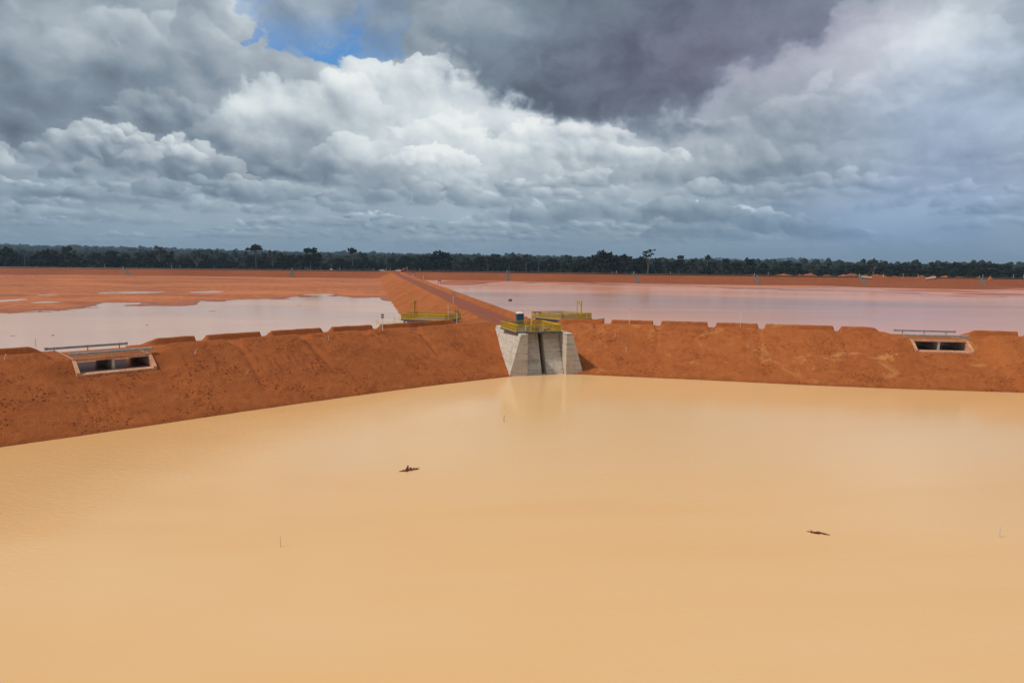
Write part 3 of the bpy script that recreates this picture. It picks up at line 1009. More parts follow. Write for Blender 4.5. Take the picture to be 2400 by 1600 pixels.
def hill_z(x, y):
    x = np.asarray(x, float); y = np.asarray(y, float)
    rise = np.clip((y - 590) / 60, 0, 1)
    z = -2.2 * (1 - rise) + 2.5 * rise
    far = np.clip((y - 1300) / 1700, 0, 1)
    ang = np.degrees(np.arctan2(x, np.maximum(y, 1)))
    ridge = np.interp(ang, [-50, -38, -30, -20, -8, 2, 10, 18, 24, 27, 30, 40, 60], [52, 48, 38, 26, 20, 17, 12, 5, 3, -2, -4, -3, 6])
    z = z + far * ridge + far * 3.0 * fbm(x / 500, y / 500, 3, .5, 501)
    # one distant ridge low on the right
    z = z + np.clip((y - 3600) / 800, 0, 1) * 30 * np.exp(-((ang - 22.6) / 2.6) ** 2)
    z = z + np.clip((y - 3600) / 800, 0, 1) * 20 * np.exp(-((ang - 16.5) / 2.5) ** 2) + np.clip((y - 3000) / 800, 0, 1) * 11 * np.exp(-((ang - 38) / 5) ** 2)
    return z


def build_ground():
    xs = spaced(0, 0, [(-7000, 500), (-2500, 200), (-900, 60), (0, 40), (900, 60), (2500, 200), (7000, 500)])
    ys = spaced(0, 0, [(-400, 100), (500, 60), (620, 30), (1000, 60), (2500, 120), (5200, 300), (9000, 500)])
    X, Y = np.meshgrid(xs, ys)
    grid('ground', X, Y, hill_z(X, Y), M['forest_floor'])


build_ground()

FRONT = [(-330, -250), (330, -250), (330, 100)]
def poly_sheet(name, pts, z, mat):
    v = [(p[0], p[1], z) for p in pts]
    me = mesh(name, v, [tuple(range(len(v)))])
    if me.polygons[0].normal.z < 0:
        me.flip_normals()
    return tag(link(name, me, None, mat), kind='structure')


def arm_line(line, t, a, b, n=40):
    return [tuple(float(c) for c in line.pos(s, t)) for s in np.linspace(a, b, n)]


# in front: everything on the camera's side of the dams
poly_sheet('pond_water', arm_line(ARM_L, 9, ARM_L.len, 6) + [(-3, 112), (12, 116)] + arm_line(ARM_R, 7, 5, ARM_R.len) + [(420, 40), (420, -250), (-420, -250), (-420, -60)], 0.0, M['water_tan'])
mid_pts = [tuple(float(c) for c in MID.pos(s, 0)) for s in np.linspace(14, MID.len, 12)]
far_l = [tuple(float(c) for c in FAR.pos(s, 0)) for s in np.linspace(20, FAR.st((-95, 552))[0], 12)]
far_r = [tuple(float(c) for c in FAR.pos(s, 0)) for s in np.linspace(FAR.st((-93, 552))[0], FAR.len - 10, 16)]
poly_sheet('pond_water', arm_line(ARM_L, 17.5, 6, ARM_L.len) + far_l + mid_pts[::-1], POND_Z, M['water_pale'])
poly_sheet('pond_water', mid_pts + far_r + arm_line(ARM_R, 17.0, ARM_R.len, 6), POND_Z, M['water_pink'])


def shore_fn(pts):
    """shoreline seen from the camera as distance over bearing"""
    q = np.array([at(x, y, POND_Z) for x, y in pts])
    a = np.arctan2(q[:, 0], q[:, 1]); r = np.hypot(q[:, 0], q[:, 1])
    i = np.argsort(a)
    return a[i], r[i]


def mud_flat(name, pts, a0, a1, r1, mat, slope, seed, dips, bumps, rel=(0.085, 0.05)):
    sa, sr = shore_fn(pts)
    ang = np.linspace(a0, a1, 360)
    k = np.concatenate([np.linspace(-0.3, 0.3, 60)[:-1], np.linspace(0.3, 1, 70)])
    A, K = np.meshgrid(ang, k)
    r0 = np.interp(A, sa, sr)
    Rr = r0 + np.where(K < 0, K * 130, K * (r1(A) - r0))
    X = Rr * np.sin(A); Y = Rr * np.cos(A)
    d = Rr - r0
    z = POND_Z + np.clip(d, -60, 400) * slope + rel[0] * fbm(X / 34, Y / 22, 4, .55, seed) + rel[1] * fbm(X / 9, Y / 7, 4, .6, seed + 1) - 0.02
    for px, py, w, h, amp in dips:
        q = at(px, py, POND_Z); e = at(px + w, py, POND_Z); g = at(px, py - h, POND_Z)
        sx = max(4, np.linalg.norm(e - q)); sy = max(5, np.linalg.norm(g - q))
        z = z + amp * np.exp(-((X - q[0]) / sx) ** 2 - ((Y - q[1]) / sy) ** 2)
    grid(name, X, Y, z, mat)


L_SHORE = [(-200, 741), (0, 731), (60, 731), (150, 732), (185, 727), (235, 717), (255, 713), (300, 717), (400, 718), (455, 716), (470, 709), (560, 709),
           (610, 707), (650, 702), (700, 697), (790, 696), (840, 699), (890, 701), (905, 706)]
mud_flat('mud_flat', L_SHORE, R(-44), R(-8.0), lambda a: np.interp(a, [R(-44), R(-36), R(-30), R(-17), R(-8)], [700, 640, 630, 565, 545]), M['mud_orange'], 0.0042, 601,
         [(330, 685, 70, 3, -.75), (250, 686, 30, 2, -.35), (485, 684, 42, 2.5, -.7), (115, 691, 45, 2, -.6), (15, 704, 35, 4, -.55), (110, 708, 40, 2, -.42),
          (280, 712, 40, 4, -.10), (600, 704, 40, 3, -.25), (745, 690, 30, 1.5, -.3), (800, 664, 60, 1.2, -.9)],
         [], (0.10, 0.06))
# low islands of silt in the left pond
R_SHORE = [(1020, 667), (1060, 668), (1080, 669), (1110, 668), (1140, 663), (1180, 664), (1250, 666), (1400, 668), (1470, 670), (1560, 673), (1700, 677), (1900, 684), (2050, 687), (2200, 690), (2330, 692), (2460, 698), (2600, 705)]
mud_flat('mud_flat', R_SHORE, R(-7.5), R(42), lambda a: np.interp(a, [R(-7.5), R(0), R(10), R(20), R(30), R(42)], [548, 541, 520, 545, 580, 640]), M['mud_pink'], 0.0019, 701,
         [(2100, 669, 140, 3, -.20), (1850, 672, 120, 2, -.22), (2380, 684, 60, 3, -.18), (1700, 669, 120, 2, -.16), (1300, 662, 60, 1.5, -.10), (2330, 672, 60, 3, -.35), (1085, 664, 50, 5, .9), (1150, 661, 50, 3, .35), (2220, 683, 55, 2.0, .9), (2330, 691, 80, 1.6, .8), (2120, 682, 40, 1.2, .6), (2390, 679, 60, 1.8, .9), (2250, 695, 60, 1.0, .5), (1560, 669, 60, 1.2, .3)],
         [], (0.05, 0.035))


def mound(name, cx, cy, rx, ry, h, rz, mat, seed, parent=None, n=26, m=14, sharp=1.0, base=0.0):
    a = np.linspace(0, 2 * math.pi, n + 1); k = np.linspace(0, 1, m)
    A, K = np.meshgrid(a, k)
    x = rx * K * np.cos(A); y = ry * K * np.sin(A)
    wob = 1 + 0.22 * fbm(np.cos(A) * 1.3 + seed, np.sin(A) * 1.3, 3, .5, seed)
    x = x * wob; y = y * wob
    z = h * (1 - K ** sharp) * (1 + 0.35 * fbm(x / (0.4 * rx) + seed, y / (0.4 * ry), 3, .5, seed + 1)) - 0.25 * K
    c, s = math.cos(rz), math.sin(rz)
    o = grid(name, cx + x * c - y * s, cy + x * s + y * c, base + z, mat, kind=None)
    return o


# tongue of red spoil that runs out into the right pond
q = FAR.pos(FAR.st(at(2215, 676, 1.3))[0], -25.0)
tag(mound('spoil_bank', float(q[0]), float(q[1]), 72, 25, 5.2, R(-12), M['soil_far'], 801, n=40, m=18, sharp=.85, base=1.35), kind='structure')

# ------------------------------------------------------------------ clods lying on the slopes
def clods(G, sel, count, seed, parent, lo=0.03, hi=0.14):
    s, a, X, Y, Z, T, TF = G
    r = np.random.RandomState(seed)
    oc = np.array([(1, 0, 0), (-1, 0, 0), (0, 1, 0), (0, -1, 0), (0, 0, 1), (0, 0, -1)], float)
    of = np.array([(0, 2, 4), (2, 1, 4), (1, 3, 4), (3, 0, 4), (2, 0, 5), (1, 2, 5), (3, 1, 5), (0, 3, 5)])
    V = []; F = []; k = 0
    n, m = X.shape
    dens = fbm(np.arange(n)[:, None] * .2 / 5.0 + 0 * T, T / 4.0, 4, .6, seed + 5)
    while k < count:
        i = r.randint(2, n - 2); j = r.randint(6, 62)
        if not sel(T[i, j], s[i]) or dens[i, j] < r.uniform(-0.05, 0.45):
            continue
        sz = lo + (hi - lo) * r.rand() ** 3
        sc = sz * r.uniform(.6, 1.3, 3); sc[2] *= .8
        th = r.uniform(0, 6.28); c, sn = math.cos(th), math.sin(th)
        v = oc * r.uniform(.75, 1.25, (6, 1)) * sc
        v = np.c_[v[:, 0] * c - v[:, 1] * sn, v[:, 0] * sn + v[:, 1] * c, v[:, 2]]
        fu = r.rand(); p = np.array([X[i, j] * (1 - fu) + X[i + 1, j] * fu, Y[i, j] * (1 - fu) + Y[i + 1, j] * fu, Z[i, j] * (1 - fu) + Z[i + 1, j] * fu])
        V.append(v + p + (0, 0, .25 * sz)); F.append(of + 6 * k); k += 1
    me = mesh('soil_clods', np.concatenate(V), np.concatenate(F))
    o = link('soil_clods', me, parent, parent.data.materials[0])
    return tag(o, kind='stuff')


clods(G_L, lambda t, s: 0.05 < t < 14.4 and s < 85, 6500, 31, emb_l)
clods(G_R, lambda t, s: 0.05 < t < 14.2 and 4 < s < 96, 9000, 32, emb_r)

# ------------------------------------------------------------------ the concrete sluice in the corner
def build_sluice():
    t = empty('sluice', sl(1.6, -4, 0), label='big concrete sluice with leaning piers and a dark slot where the dams meet', cat='sluice')
    inv = Matrix.Translation(-Vector(t.location))

    def put(mb, name, mat, bevel=0.03):
        me = mb.bevelled(name, bevel)
        me.transform(inv)
        bm = bmesh.new(); bm.from_mesh(me); bmesh.ops.recalc_face_normals(bm, faces=bm.faces); bm.to_mesh(me); bm.free()
        return link(name, me, t, mat)
    zb, zt = -0.7, 6.52
    bf = zb / zt
    # outer blocks: upright inside, battered outside
    def block(ui, ut, ub, vf, vb):
        e = ub + (ub - ut) * 0.11
        m = MB(); m.prism([sl(ui, vf, zb), sl(e, vf, zb), sl(e + (e - ui) * .0, vb, zb), sl(ui, vb, zb)], [sl(ui, vf, zt), sl(ut, vf, zt), sl(ut, vb, zt), sl(ui, vb, zt)])
        return m
    put(block(-1.34, -2.45, -4.32, 0.30, -14.5), 'wing_wall', M['concrete'])
    put(block(4.95, 5.98, 7.92, 0.60, -13.0), 'wing_wall', M['concrete'])
    # piers: their fronts lean back
    def pier(u0, u1, v_b, v_t, vb):
        m = MB(); m.prism([sl(u0, v_b + .3, zb), sl(u1, v_b + .3, zb), sl(u1, vb, zb), sl(u0, vb, zb)], [sl(u0, v_t, zt - .02), sl(u1, v_t, zt - .02), sl(u1, vb, zt - .02), sl(u0, vb, zt - .02)])
        return m
    put(pier(-1.335, 1.32, -0.45, -3.05, -10.5), 'pier', M['concrete'], 0.05)
    put(pier(2.08, 4.945, -0.25, -2.95, -10.3), 'pier', M['concrete'], 0.12)
    m = MB(); m.prism([sl(1.33, -4.3, zb), sl(2.07, -4.3, zb), sl(2.07, -4.5, zb), sl(1.33, -4.5, zb)], [sl(1.33, -4.3, 6.1), sl(2.07, -4.3, 6.1), sl(2.07, -4.5, 6.1), sl(1.33, -4.5, 6.1)])
    g = put(m, 'gate_leaf', M['gate_brown'], 0.01)
    for z in (1.0, 2.2, 3.4, 4.6, 5.6):                         # stiffeners of the gate
        mm = MB(); mm.prism([sl(1.34, -4.22, z - .08), sl(2.06, -4.22, z - .08), sl(2.06, -4.295, z - .08), sl(1.34, -4.295, z - .08)], [sl(1.34, -4.22, z + .08), sl(2.06, -4.22, z + .08), sl(2.06, -4.295, z + .08), sl(1.34, -4.295, z + .08)])
        put(mm, 'stiffener', M['gate_brown'], 0.005).parent = g
    put(MB().prism([sl(1.33, -4.6, 5.9), sl(2.07, -4.6, 5.9), sl(2.07, -10, 5.9), sl(1.33, -10, 5.9)], [sl(1.33, -4.6, 6.35), sl(2.07, -4.6, 6.35), sl(2.07, -10, 6.35), sl(1.33, -10, 6.35)]), 'cover_slab', M['concrete'])
    # rungs cast into the left pier, rusty
    for i in range(5):
        z = 5.9 - i * 0.34
        vf = -3.05 + (zt - z) / zt * 2.6 + 0.09
        put(MB().box(sl(0.95, vf, z), (0.34, 0.10, 0.035), YAW), 'rung', M['rust_orange'], 0.0)
    return t


build_sluice()

# ------------------------------------------------------------------ railed platforms
def mesh_panel(length, h):
    """expanded-metal infill, real strands"""
    m = MB()
    nx = max(3, int(length / 0.075)); nz = int(h / 0.10)
    for i in range(1, nx):
        m.box((length * i / nx, 0, h / 2), (0.030, 0.010, h))
    for j in range(1, nz):
        m.box((length / 2, 0, h * j / nz), (length, 0.010, 0.026))
    return m.me('mesh_panel')


_panels = {}
POST_ME = None


def railing(parent, p0, p1, z, spacing, panel=True, last=True, h=1.1, mat='yellow_paint'):
    """posts, two rails, a kick strip and mesh between them; coordinates local to the parent"""
    p0 = np.array(p0, float); p1 = np.array(p1, float)
    L = np.linalg.norm(p1 - p0); n = max(1, int(round(L / spacing))); d = (p1 - p0) / L
    ang = math.atan2(d[1], d[0])
    global POST_ME
    if POST_ME is None:
        POST_ME = MB().box((0, 0, .55), (.065, .065, 1.1)).bevelled('post', .008); POST_ME.materials.append(M['yellow_paint'])
    for i in range(n + (1 if last else 0)):
        q = p0 + d * L * i / n
        link('post', POST_ME, parent, None, (q[0], q[1], z))
    A = (p0[0], p0[1]); B = (p1[0], p1[1])
    MB().bar((*A, z + 1.09), (*B, z + 1.09), .075, .06).build('top_rail', M[mat], parent)
    MB().bar((*A, z + .58), (*B, z + .58), .035, .035).build('mid_rail', M[mat], parent)
    MB().bar((*A, z + .09), (*B, z + .09), .012, .14).build('kick_strip', M[mat], parent)
    if panel:
        w = round(L / n - 0.07, 3)
        key = (w, mat)
        if key not in _panels:
            _panels[key] = mesh_panel(w, .86); _panels[key].materials.append(M['yellow_mesh'])
        for i in range(n):
            q = p0 + d * (L * i / n + .035)
            o = link('mesh_panel', _panels[key], parent, None, (q[0], q[1], z + .17))
            o.rotation_euler = (0, 0, ang)


def platform(name, corners, z, label, skip=(), spacing=1.5, fascia='steel_blue', thick=0.16, thin=()):
    c = np.mean([q[:2] for q in corners], 0)
    t = empty(name, (c[0], c[1], z), label=label, cat='platform')
    k = [np.array(q[:2]) - c for q in corners]
    MB().prism([(*p, -thick + .02) for p in k], [(*p, 0) for p in k]).build('deck', M['deck_grating'], t)
    for i in range(len(k)):
        a, b = k[i], k[(i + 1) % len(k)]
        d = (b - a) / np.linalg.norm(b - a); o = np.array([d[1], -d[0]]) * 0.035
        MB().bar((*(a + o - d * .03), -.09), (*(b + o + d * .03), -.09), .06, .22).build('edge_beam', M[fascia], t)
        if i not in skip:
            ins = -o * 1.6
            railing(t, a + ins, b + ins, 0.0, spacing, last=(((i + 1) % len(k)) in skip))
    return t, c


Z1 = 6.70
P1C = [sl(-2.85, -1.15, Z1), sl(4.72, -1.15, Z1), sl(4.15, -8.7, Z1), sl(-3.2, -8.9, Z1)]
plat1, p1c = platform('railed_platform', P1C, Z1, 'yellow railed steel platform on top of the concrete sluice at the front pond', spacing=1.52)
# inner gate bay rails seen behind the outer ones
a = np.array(sl(-2.35, -1.6, 0)[:2]) - p1c; b = np.array(sl(-2.6, -6.4, 0)[:2]) - p1c
railing(plat1, a, b, 0.0, 1.6, panel=False)
a = np.array(sl(4.25, -1.6, 0)[:2]) - p1c; b = np.array(sl(3.75, -8.0, 0)[:2]) - p1c
railing(plat1, a, b, 0.0, 1.6, panel=False)

Z2 = 6.65
def pt(px, py, z):
    return at(px, py, z)
P2C = [pt(939.8, 734.4, Z2 + 1.1), pt(1043, 738, Z2 + 1.1), pt(1080.5, 732, Z2 + 1.1), pt(976.7, 728.8, Z2 + 1.1)]
plat2, p2c = platform('railed_platform', P2C, Z2, 'yellow railed platform over the pale left pond, beside the haul road', spacing=1.75)
P3C = [pt(1250, 730, Z2 + 1.1), pt(1315, 736.5, Z2 + 1.1), pt(1387, 733, Z2 + 1.1), pt(1320, 728, Z2 + 1.1)]
plat3, p3c = platform('railed_platform', P3C, Z2, 'yellow railed platform over the pink right pond, behind the portable toilet', spacing=1.35)


def intake(label, C, z, wing_a, wing_b):
    """concrete inlet box below a rear platform"""
    c = np.mean([q[:2] for q in C], 0)
    t = empty('intake', (c[0], c[1], 0), label=label, cat='intake')
    k = [(np.array(q[:2]) - c) * .93 for q in C]
    MB().prism([(*p, -.5) for p in k], [(*p, z - .18) for p in k]).build('box', M['concrete'], t, bevel=.04)
    for a, b, z0, z1 in ((*wing_a,), (*wing_b,)):
        a = np.array(a[:2]) - c; b = np.array(b[:2]) - c
        d = (b - a) / np.linalg.norm(b - a); n = np.array([-d[1], d[0]]) * .2
        MB().prism([(*(a - n), -.5), (*(b - n), -.5), (*(b + n), -.5), (*(a + n), -.5)], [(*(a - n), z0), (*(b - n), z1), (*(b + n), z1), (*(a + n), z0)]).build('wing_wall', M['concrete'], t, bevel=.03)
    return t


_q = [q[:2] for q in P2C]
intake('grey concrete intake with long wing walls under the left rear platform', P2C, Z2,
       (_q[0] + 0.15 * (_q[1] - _q[0]), at(882, 748.5, 5.6), 6.3, 5.6), (_q[3], at(925, 739, 5.8), 6.3, 5.7))
_q = [q[:2] for q in P3C]
intake('grey concrete intake with a white coping under the right rear platform', P3C, Z2,
       (_q[2], at(1415, 745, 6.0), 6.4, 6.05), (_q[3], at(1372, 733, 5.8), 6.3, 5.7))


def hoist(name, base, h, label, arm_dir, arm_len, motor, spindle, mat='yellow_paint', arm_mat='yellow_paint', side=None):
    """davit: post, arm, gearbox and a hanging spindle"""
    t = empty(name, base, label=label, cat='hoist')
    MB().box((0, 0, .03), (.55, .55, .06)).build('base_plate', M[mat], t)
    MB().tube((0, 0, .06), (0, 0, h), .15, n=12).build('post', M[mat], t, smooth=False)
    d = np.array(arm_dir, float); d /= np.linalg.norm(d); ang = math.atan2(d[1], d[0])
    zt = h - .14
    MB().bar((d[0] * .13, d[1] * .13, zt), (d[0] * arm_len, d[1] * arm_len, zt), .16, .20).build('arm', M[arm_mat], t)
    MB().bar((d[0] * .14, d[1] * .14, zt - .75), (d[0] * min(.75, arm_len * .6), d[1] * min(.75, arm_len * .6), zt - .10), .08, .08).build('brace', M[mat], t)
    if motor:
        e = d * (arm_len * .55)
        MB().box((e[0], e[1], zt - .30), (.34, .26, .36), ang).build('gearbox', M['grey_white'], t, bevel=.02)
    e = d * (arm_len - .08)
    if spindle:
        MB().box((e[0], e[1], zt - .02), (.28, .22, .26), ang).build('trolley', M[mat], t, bevel=.02)
        MB().tube((e[0], e[1], zt - .12), (e[0], e[1], zt - spindle), .035, n=6).build('spindle', M['gate_brown'], t)
    else:
        MB().tube((e[0], e[1], zt - .1), (e[0], e[1], zt - .5), .03, n=6).build('hook', M['gate_brown'], t)
    return t


mb = at(1246, 775.5, Z1)
hoist('hoist', tuple(mb[:2]) + (Z1,), 3.15, 'tall yellow hoist post with a rusty orange arm on the front platform', (.97, .25), 1.55, True, 0, arm_mat='rust_orange')
mb = at(970.5, 747, Z2)
hoist('hoist', tuple(mb[:2]) + (Z2,), 3.55, 'yellow hoist post with a crooked head and thin rod on the left rear platform', (.97, -.1), .45, False, 2.6, mat='yellow_old')
mb = at(1361.5, 747.5, Z2)
hoist('hoist', tuple(mb[:2]) + (Z2,), 3.55, 'yellow hoist post with a dark gearbox arm pointing left on the right rear platform', (-.97, .1), .85, True, 2.5)


def deck_gear():
    p = at(1236, 775, Z1)
    t = empty('control_cabinet', (p[0], p[1], Z1), YAW, label='small pale grey cabinet on the front platform, left of the hoist post', cat='cabinet')
    MB().box((0, 0, .42), (.62, .45, .78)).build('body', M['grey_white'], t, bevel=.03)
    MB().box((0, -.235, .42), (.5, .02, .62)).build('door', M['grey_white'], t)
    MB().box((0, 0, .015), (.7, .5, .03)).build('plinth', M['steel_blue'], t)
    p = at(1255.5, 775.5, Z1)
    t = empty('power_unit', (p[0], p[1], Z1), YAW, label='dark blue gate power unit with a row of knobs, right of the hoist post', cat='machine')
    MB().box((0, 0, .35), (1.0, .6, .62)).build('body', M['steel_blue'], t, bevel=.03)
    MB().box((0, 0, .70), (1.08, .66, .07)).build('lid', M['grey_white'], t)
    for i in range(5):
        MB().tube((-.4 + .2 * i, 0, .735), (-.4 + .2 * i, 0, .90), .05, .07, n=8).build('knob', M['dark_rubber'], t)
    for s in (-1, 1):
        MB().box((s * .45, 0, .02), (.08, .6, .04)).build('foot', M['steel_blue'], t)
    p = at(1279, 774.5, Z1)
    t = empty('actuator', (p[0], p[1], Z1), YAW, label='low white gate actuator lying on the front platform, right of the power unit', cat='machine')
    MB().tube((-.45, 0, .3), (.3, 0, .3), .16, n=10).build('motor', M['white_paint'], t)
    MB().tube((.3, 0, .3), (.62, 0, .3), .07, n=8).build('shaft', M['steel_blue'], t)
    MB().tube((.62, 0, .3), (.66, 0, .3), .22, n=12).build('hand_wheel', M['sign_green'], t)
    MB().box((-.1, 0, .075), (.5, .3, .15)).build('foot', M['steel_blue'], t)


deck_gear()


def portable_toilet():
    p = at(1218, 761, 6.13)
    t = empty('portable_toilet', (p[0], p[1], 6.13), R(10), label='blue portable toilet cabin with a domed cream roof behind the front platform', cat='toilet')
    w, h = 1.28, 2.02
    MB().box((0, 0, .06), (w + .04, w + .04, .12)).build('skid', M['dark_rubber'], t)
    MB().prism([(-w / 2, -w / 2, .12), (w / 2, -w / 2, .12), (w / 2, w / 2, .12), (-w / 2, w / 2, .12)], [(-w / 2 + .02, -w / 2 + .02, h), (w / 2 - .02, -w / 2 + .02, h), (w / 2 - .02, w / 2 - .02, h), (-w / 2 + .02, w / 2 - .02, h)]).build('cabin', M['toilet_blue'], t, bevel=.05)
    d = MB().box((0.02, -w / 2 - .012, 1.02), (.72, .035, 1.74)).build('door', M['toilet_blue'], t, bevel=.01)
    MB().box((.3, -w / 2 - .045, 1.0), (.05, .04, .16)).build('handle', M['grey_white'], d)
    for i in range(3):
        MB().box((-w / 2 - .005, 0, 1.45 + .12 * i), (.03, .7, .05)).build('vent_slat', M['toilet_teal'], t)
    for s in (-1, 1):
        MB().box((s * (w / 2 - .05), -w / 2 + .02, 1.05), (.09, .06, 1.8)).build('corner_trim', M['toilet_teal'], t)
    # domed roof
    n, m = 18, 6
    V = []; F = []
    for j in range(m + 1):
        q = j / m * math.pi / 2
        for i in range(n):
            a = 2 * math.pi * i / n
            cx = math.copysign(abs(math.cos(a)) ** .5, math.cos(a)); sx = math.copysign(abs(math.sin(a)) ** .5, math.sin(a))
            rr = (w / 2 + .05) * math.cos(q) ** .7
            V.append((rr * cx, rr * sx, h + .02 + .36 * math.sin(q)))
    for j in range(m):
        for i in range(n):
            F.append((j * n + i, j * n + (i + 1) % n, (j + 1) * n + (i + 1) % n, (j + 1) * n + i))
    F.append(tuple(range(n - 1, -1, -1)))
    link('roof', mesh('roof', V, F, True), t, M['roof_cream'])
    MB().box((0, 0, h + .01), (w + .1, w + .1, .06)).build('eave', M['gate_brown'], t)
    MB().tube((.45, .45, h - .1), (.45, .45, h + .55), .045, n=8).build('vent_pipe', M['dark_rubber'], t)


portable_toilet()

# ------------------------------------------------------------------ the two box culverts and their guardrails
def culvert(line, cul, label, right):
    c0, c1, th, tr, zs = cul
    sm = (c0 + c1) / 2; W = c1 - c0; D = tr - th; top = 6.06; soff = 5.76
    x0, y0 = line.pos(sm, th)
    ang = line.ang(sm) + (0 if right else math.pi)
    t = empty('culvert', (float(x0), float(y0), 0), ang, label=label, cat='culvert')
    C = M['concrete_red']
    MB().box((0, D / 2, (top + soff) / 2), (W - .02, D, top - soff)).build('deck_slab', C, t, bevel=.03)
    MB().box((0, -.06, (top + soff) / 2 + .03), (W - .06, .14, top - soff + .1)).build('header', C, t, bevel=.02)
    for s in (-1, 1):
        MB().box((s * (W / 2 - .16), D / 2, (zs + soff) / 2 - .3), (.30, D - .02, soff - zs + .6 - .004)).build('side_wall', M['concrete'], t)
        # wings run down with the slope, front and back, splayed a little
        for y, q in ((-.01, -1), (D + .01, 1)):
            L = 2.0; sp = 0.0
            b = [(s * (W / 2 - .40), y), (s * (W / 2 - .40) + sp, y + q * L), (s * (W / 2 - .02) + sp, y + q * L), (s * (W / 2 - .02), y)]
            m = MB().prism([(*p, zs - .5) for p in b], [(*b[0], top), (*b[1], zs + .16), (*b[2], zs + .16), (*b[3], top)])
            o = m.build('wing_wall', C, t, bevel=.02)
            bm = bmesh.new(); bm.from_mesh(o.data); bmesh.ops.recalc_face_normals(bm, faces=bm.faces); bm.to_mesh(o.data); bm.free()
    MB().box((0.0, D / 2 - .02, (zs + soff) / 2 - .3), (.30, D - .04, soff - zs + .6 - .004)).build('divider', M['concrete'], t, bevel=.02)
    MB().box((0, D / 2, zs - .05), (W - .64, D + .1, .10)).build('floor', M['wet_shaded_floor'], t)
    for y, q in ((0, -1), (D, 1)):
        k = W / 2 - .32
        MB().prism([(-k, y + q * .06, zs - .4), (k, y + q * .06, zs - .4), (k, y + q * 2.05, zs - .4), (-k, y + q * 2.05, zs - .4)][::-1 if q > 0 else 1],
                   [(-k, y + q * .06, zs - .03), (k, y + q * .06, zs - .03), (k, y + q * 2.05, zs - .06), (-k, y + q * 2.05, zs - .06)][::-1 if q > 0 else 1]).build('apron', C, t)
    for o in t.children:
        bm = bmesh.new(); bm.from_mesh(o.data); bmesh.ops.recalc_face_normals(bm, faces=bm.faces); bm.to_mesh(o.data); bm.free()
    # red soil carried over the slab
    X, Y = np.meshgrid(np.linspace(-W / 2 + .3, W / 2 - .3, 40), np.linspace(.35, D - .35, 36), indexing='ij')
    e = np.minimum(np.minimum(X + W / 2 - .3, W / 2 - .3 - X), np.minimum(Y - .35, D - .35 - Y))
    grid('soil_cover', X, Y, top + .004 + np.clip(e / 1.0, 0, 1) * .06 + .03 * np.clip(e / .4, 0, 1) * fbm(X / 1.5, Y / 1.5, 3, .5, 55), M['soil_mid'], kind=None, parent=t)
    return t, ang


cul_l, ang_l = culvert(ARM_L, CUL_L, 'twin box culvert through the left dam, its two dark openings facing the tan pond', False)
cul_r, ang_r = culvert(ARM_R, CUL_R, 'twin box culvert through the right dam, daylight showing in its openings', True)


def guardrail(loc, ang, length, posts, z, label, n_end):
    t = empty('guardrail', (loc[0], loc[1], z), ang, label=label, cat='guardrail', group='guardrails over the culverts')
    prof = [(0, .42), (-.015, .44), (-.085, .49), (-.085, .525), (-.03, .575), (-.085, .625), (-.085, .66), (-.015, .71), (0, .73)]
    back = [(y + .022, z_) for y, z_ in prof[::-1]]
    ring = prof + back
    n = len(ring); V = []; F = []
    for x in (-length / 2, length / 2):
        V += [(x, y, z_) for y, z_ in ring]
    for k in range(n):
        F.append((k, (k + 1) % n, n + (k + 1) % n, n + k))
    m = n // 2
    for k in range(m - 1 + 0):
        F.append((k, k + 1, n - 2 - k, n - 1 - k)); F.append((n + k, 2 * n - 1 - k, 2 * n - 2 - k, n + k + 1))
    o = link('beam', mesh('beam', V, F), t, M['galvanised'])
    bm = bmesh.new(); bm.from_mesh(o.data); bmesh.ops.recalc_face_normals(bm, faces=bm.faces); bm.to_mesh(o.data); bm.free()
    for x in posts:
        p = MB().box((x, .09, .36), (.12, .10, .80)).build('post', M['rail_post'], t, bevel=.01)
        MB().tube((x, -.1, .575), (x, .05, .575), .03, n=6).build('bolt', M['galvanised'], p)
    for s in (-1, 1):                                            # bull-nose ends
        MB().tube((s * (length / 2 + .02), .06, .40), (s * (length / 2 + .02), .06, .75), .17, n=12).build('end_terminal', M['galvanised'], t)
    return t


def rail_on(line, s, t, z, right, L, posts, label, n=0, tilt=0.0):
    x, y = line.pos(s, t)
    return guardrail((float(x), float(y)), line.ang(s) + (0 if right else math.pi) + tilt, L, posts, z, label, n)


rail_on(ARM_L, 64.45, 13.35, 6.05, False, 8.7, (-3.6, 0, 3.6), 'near guardrail of the left culvert, standing on the header above the openings')
rail_on(ARM_L, 65.45, 20.65, 6.05, False, 8.8, (-3.6, 0, 3.6), 'far guardrail of the left culvert, with bull-nose ends against the pale pond')
rail_on(ARM_R, 70.4, 11.9, 6.08, True, 9.4, (-3.9, 0, 3.9), 'near guardrail of the right culvert, standing on the header above the openings')
rail_on(ARM_R, 72.0, 19.6, 6.08, True, 9.3, (-3.4, 0, 3.4), 'far guardrail of the right culvert, seen against the pink pond', tilt=R(-3))

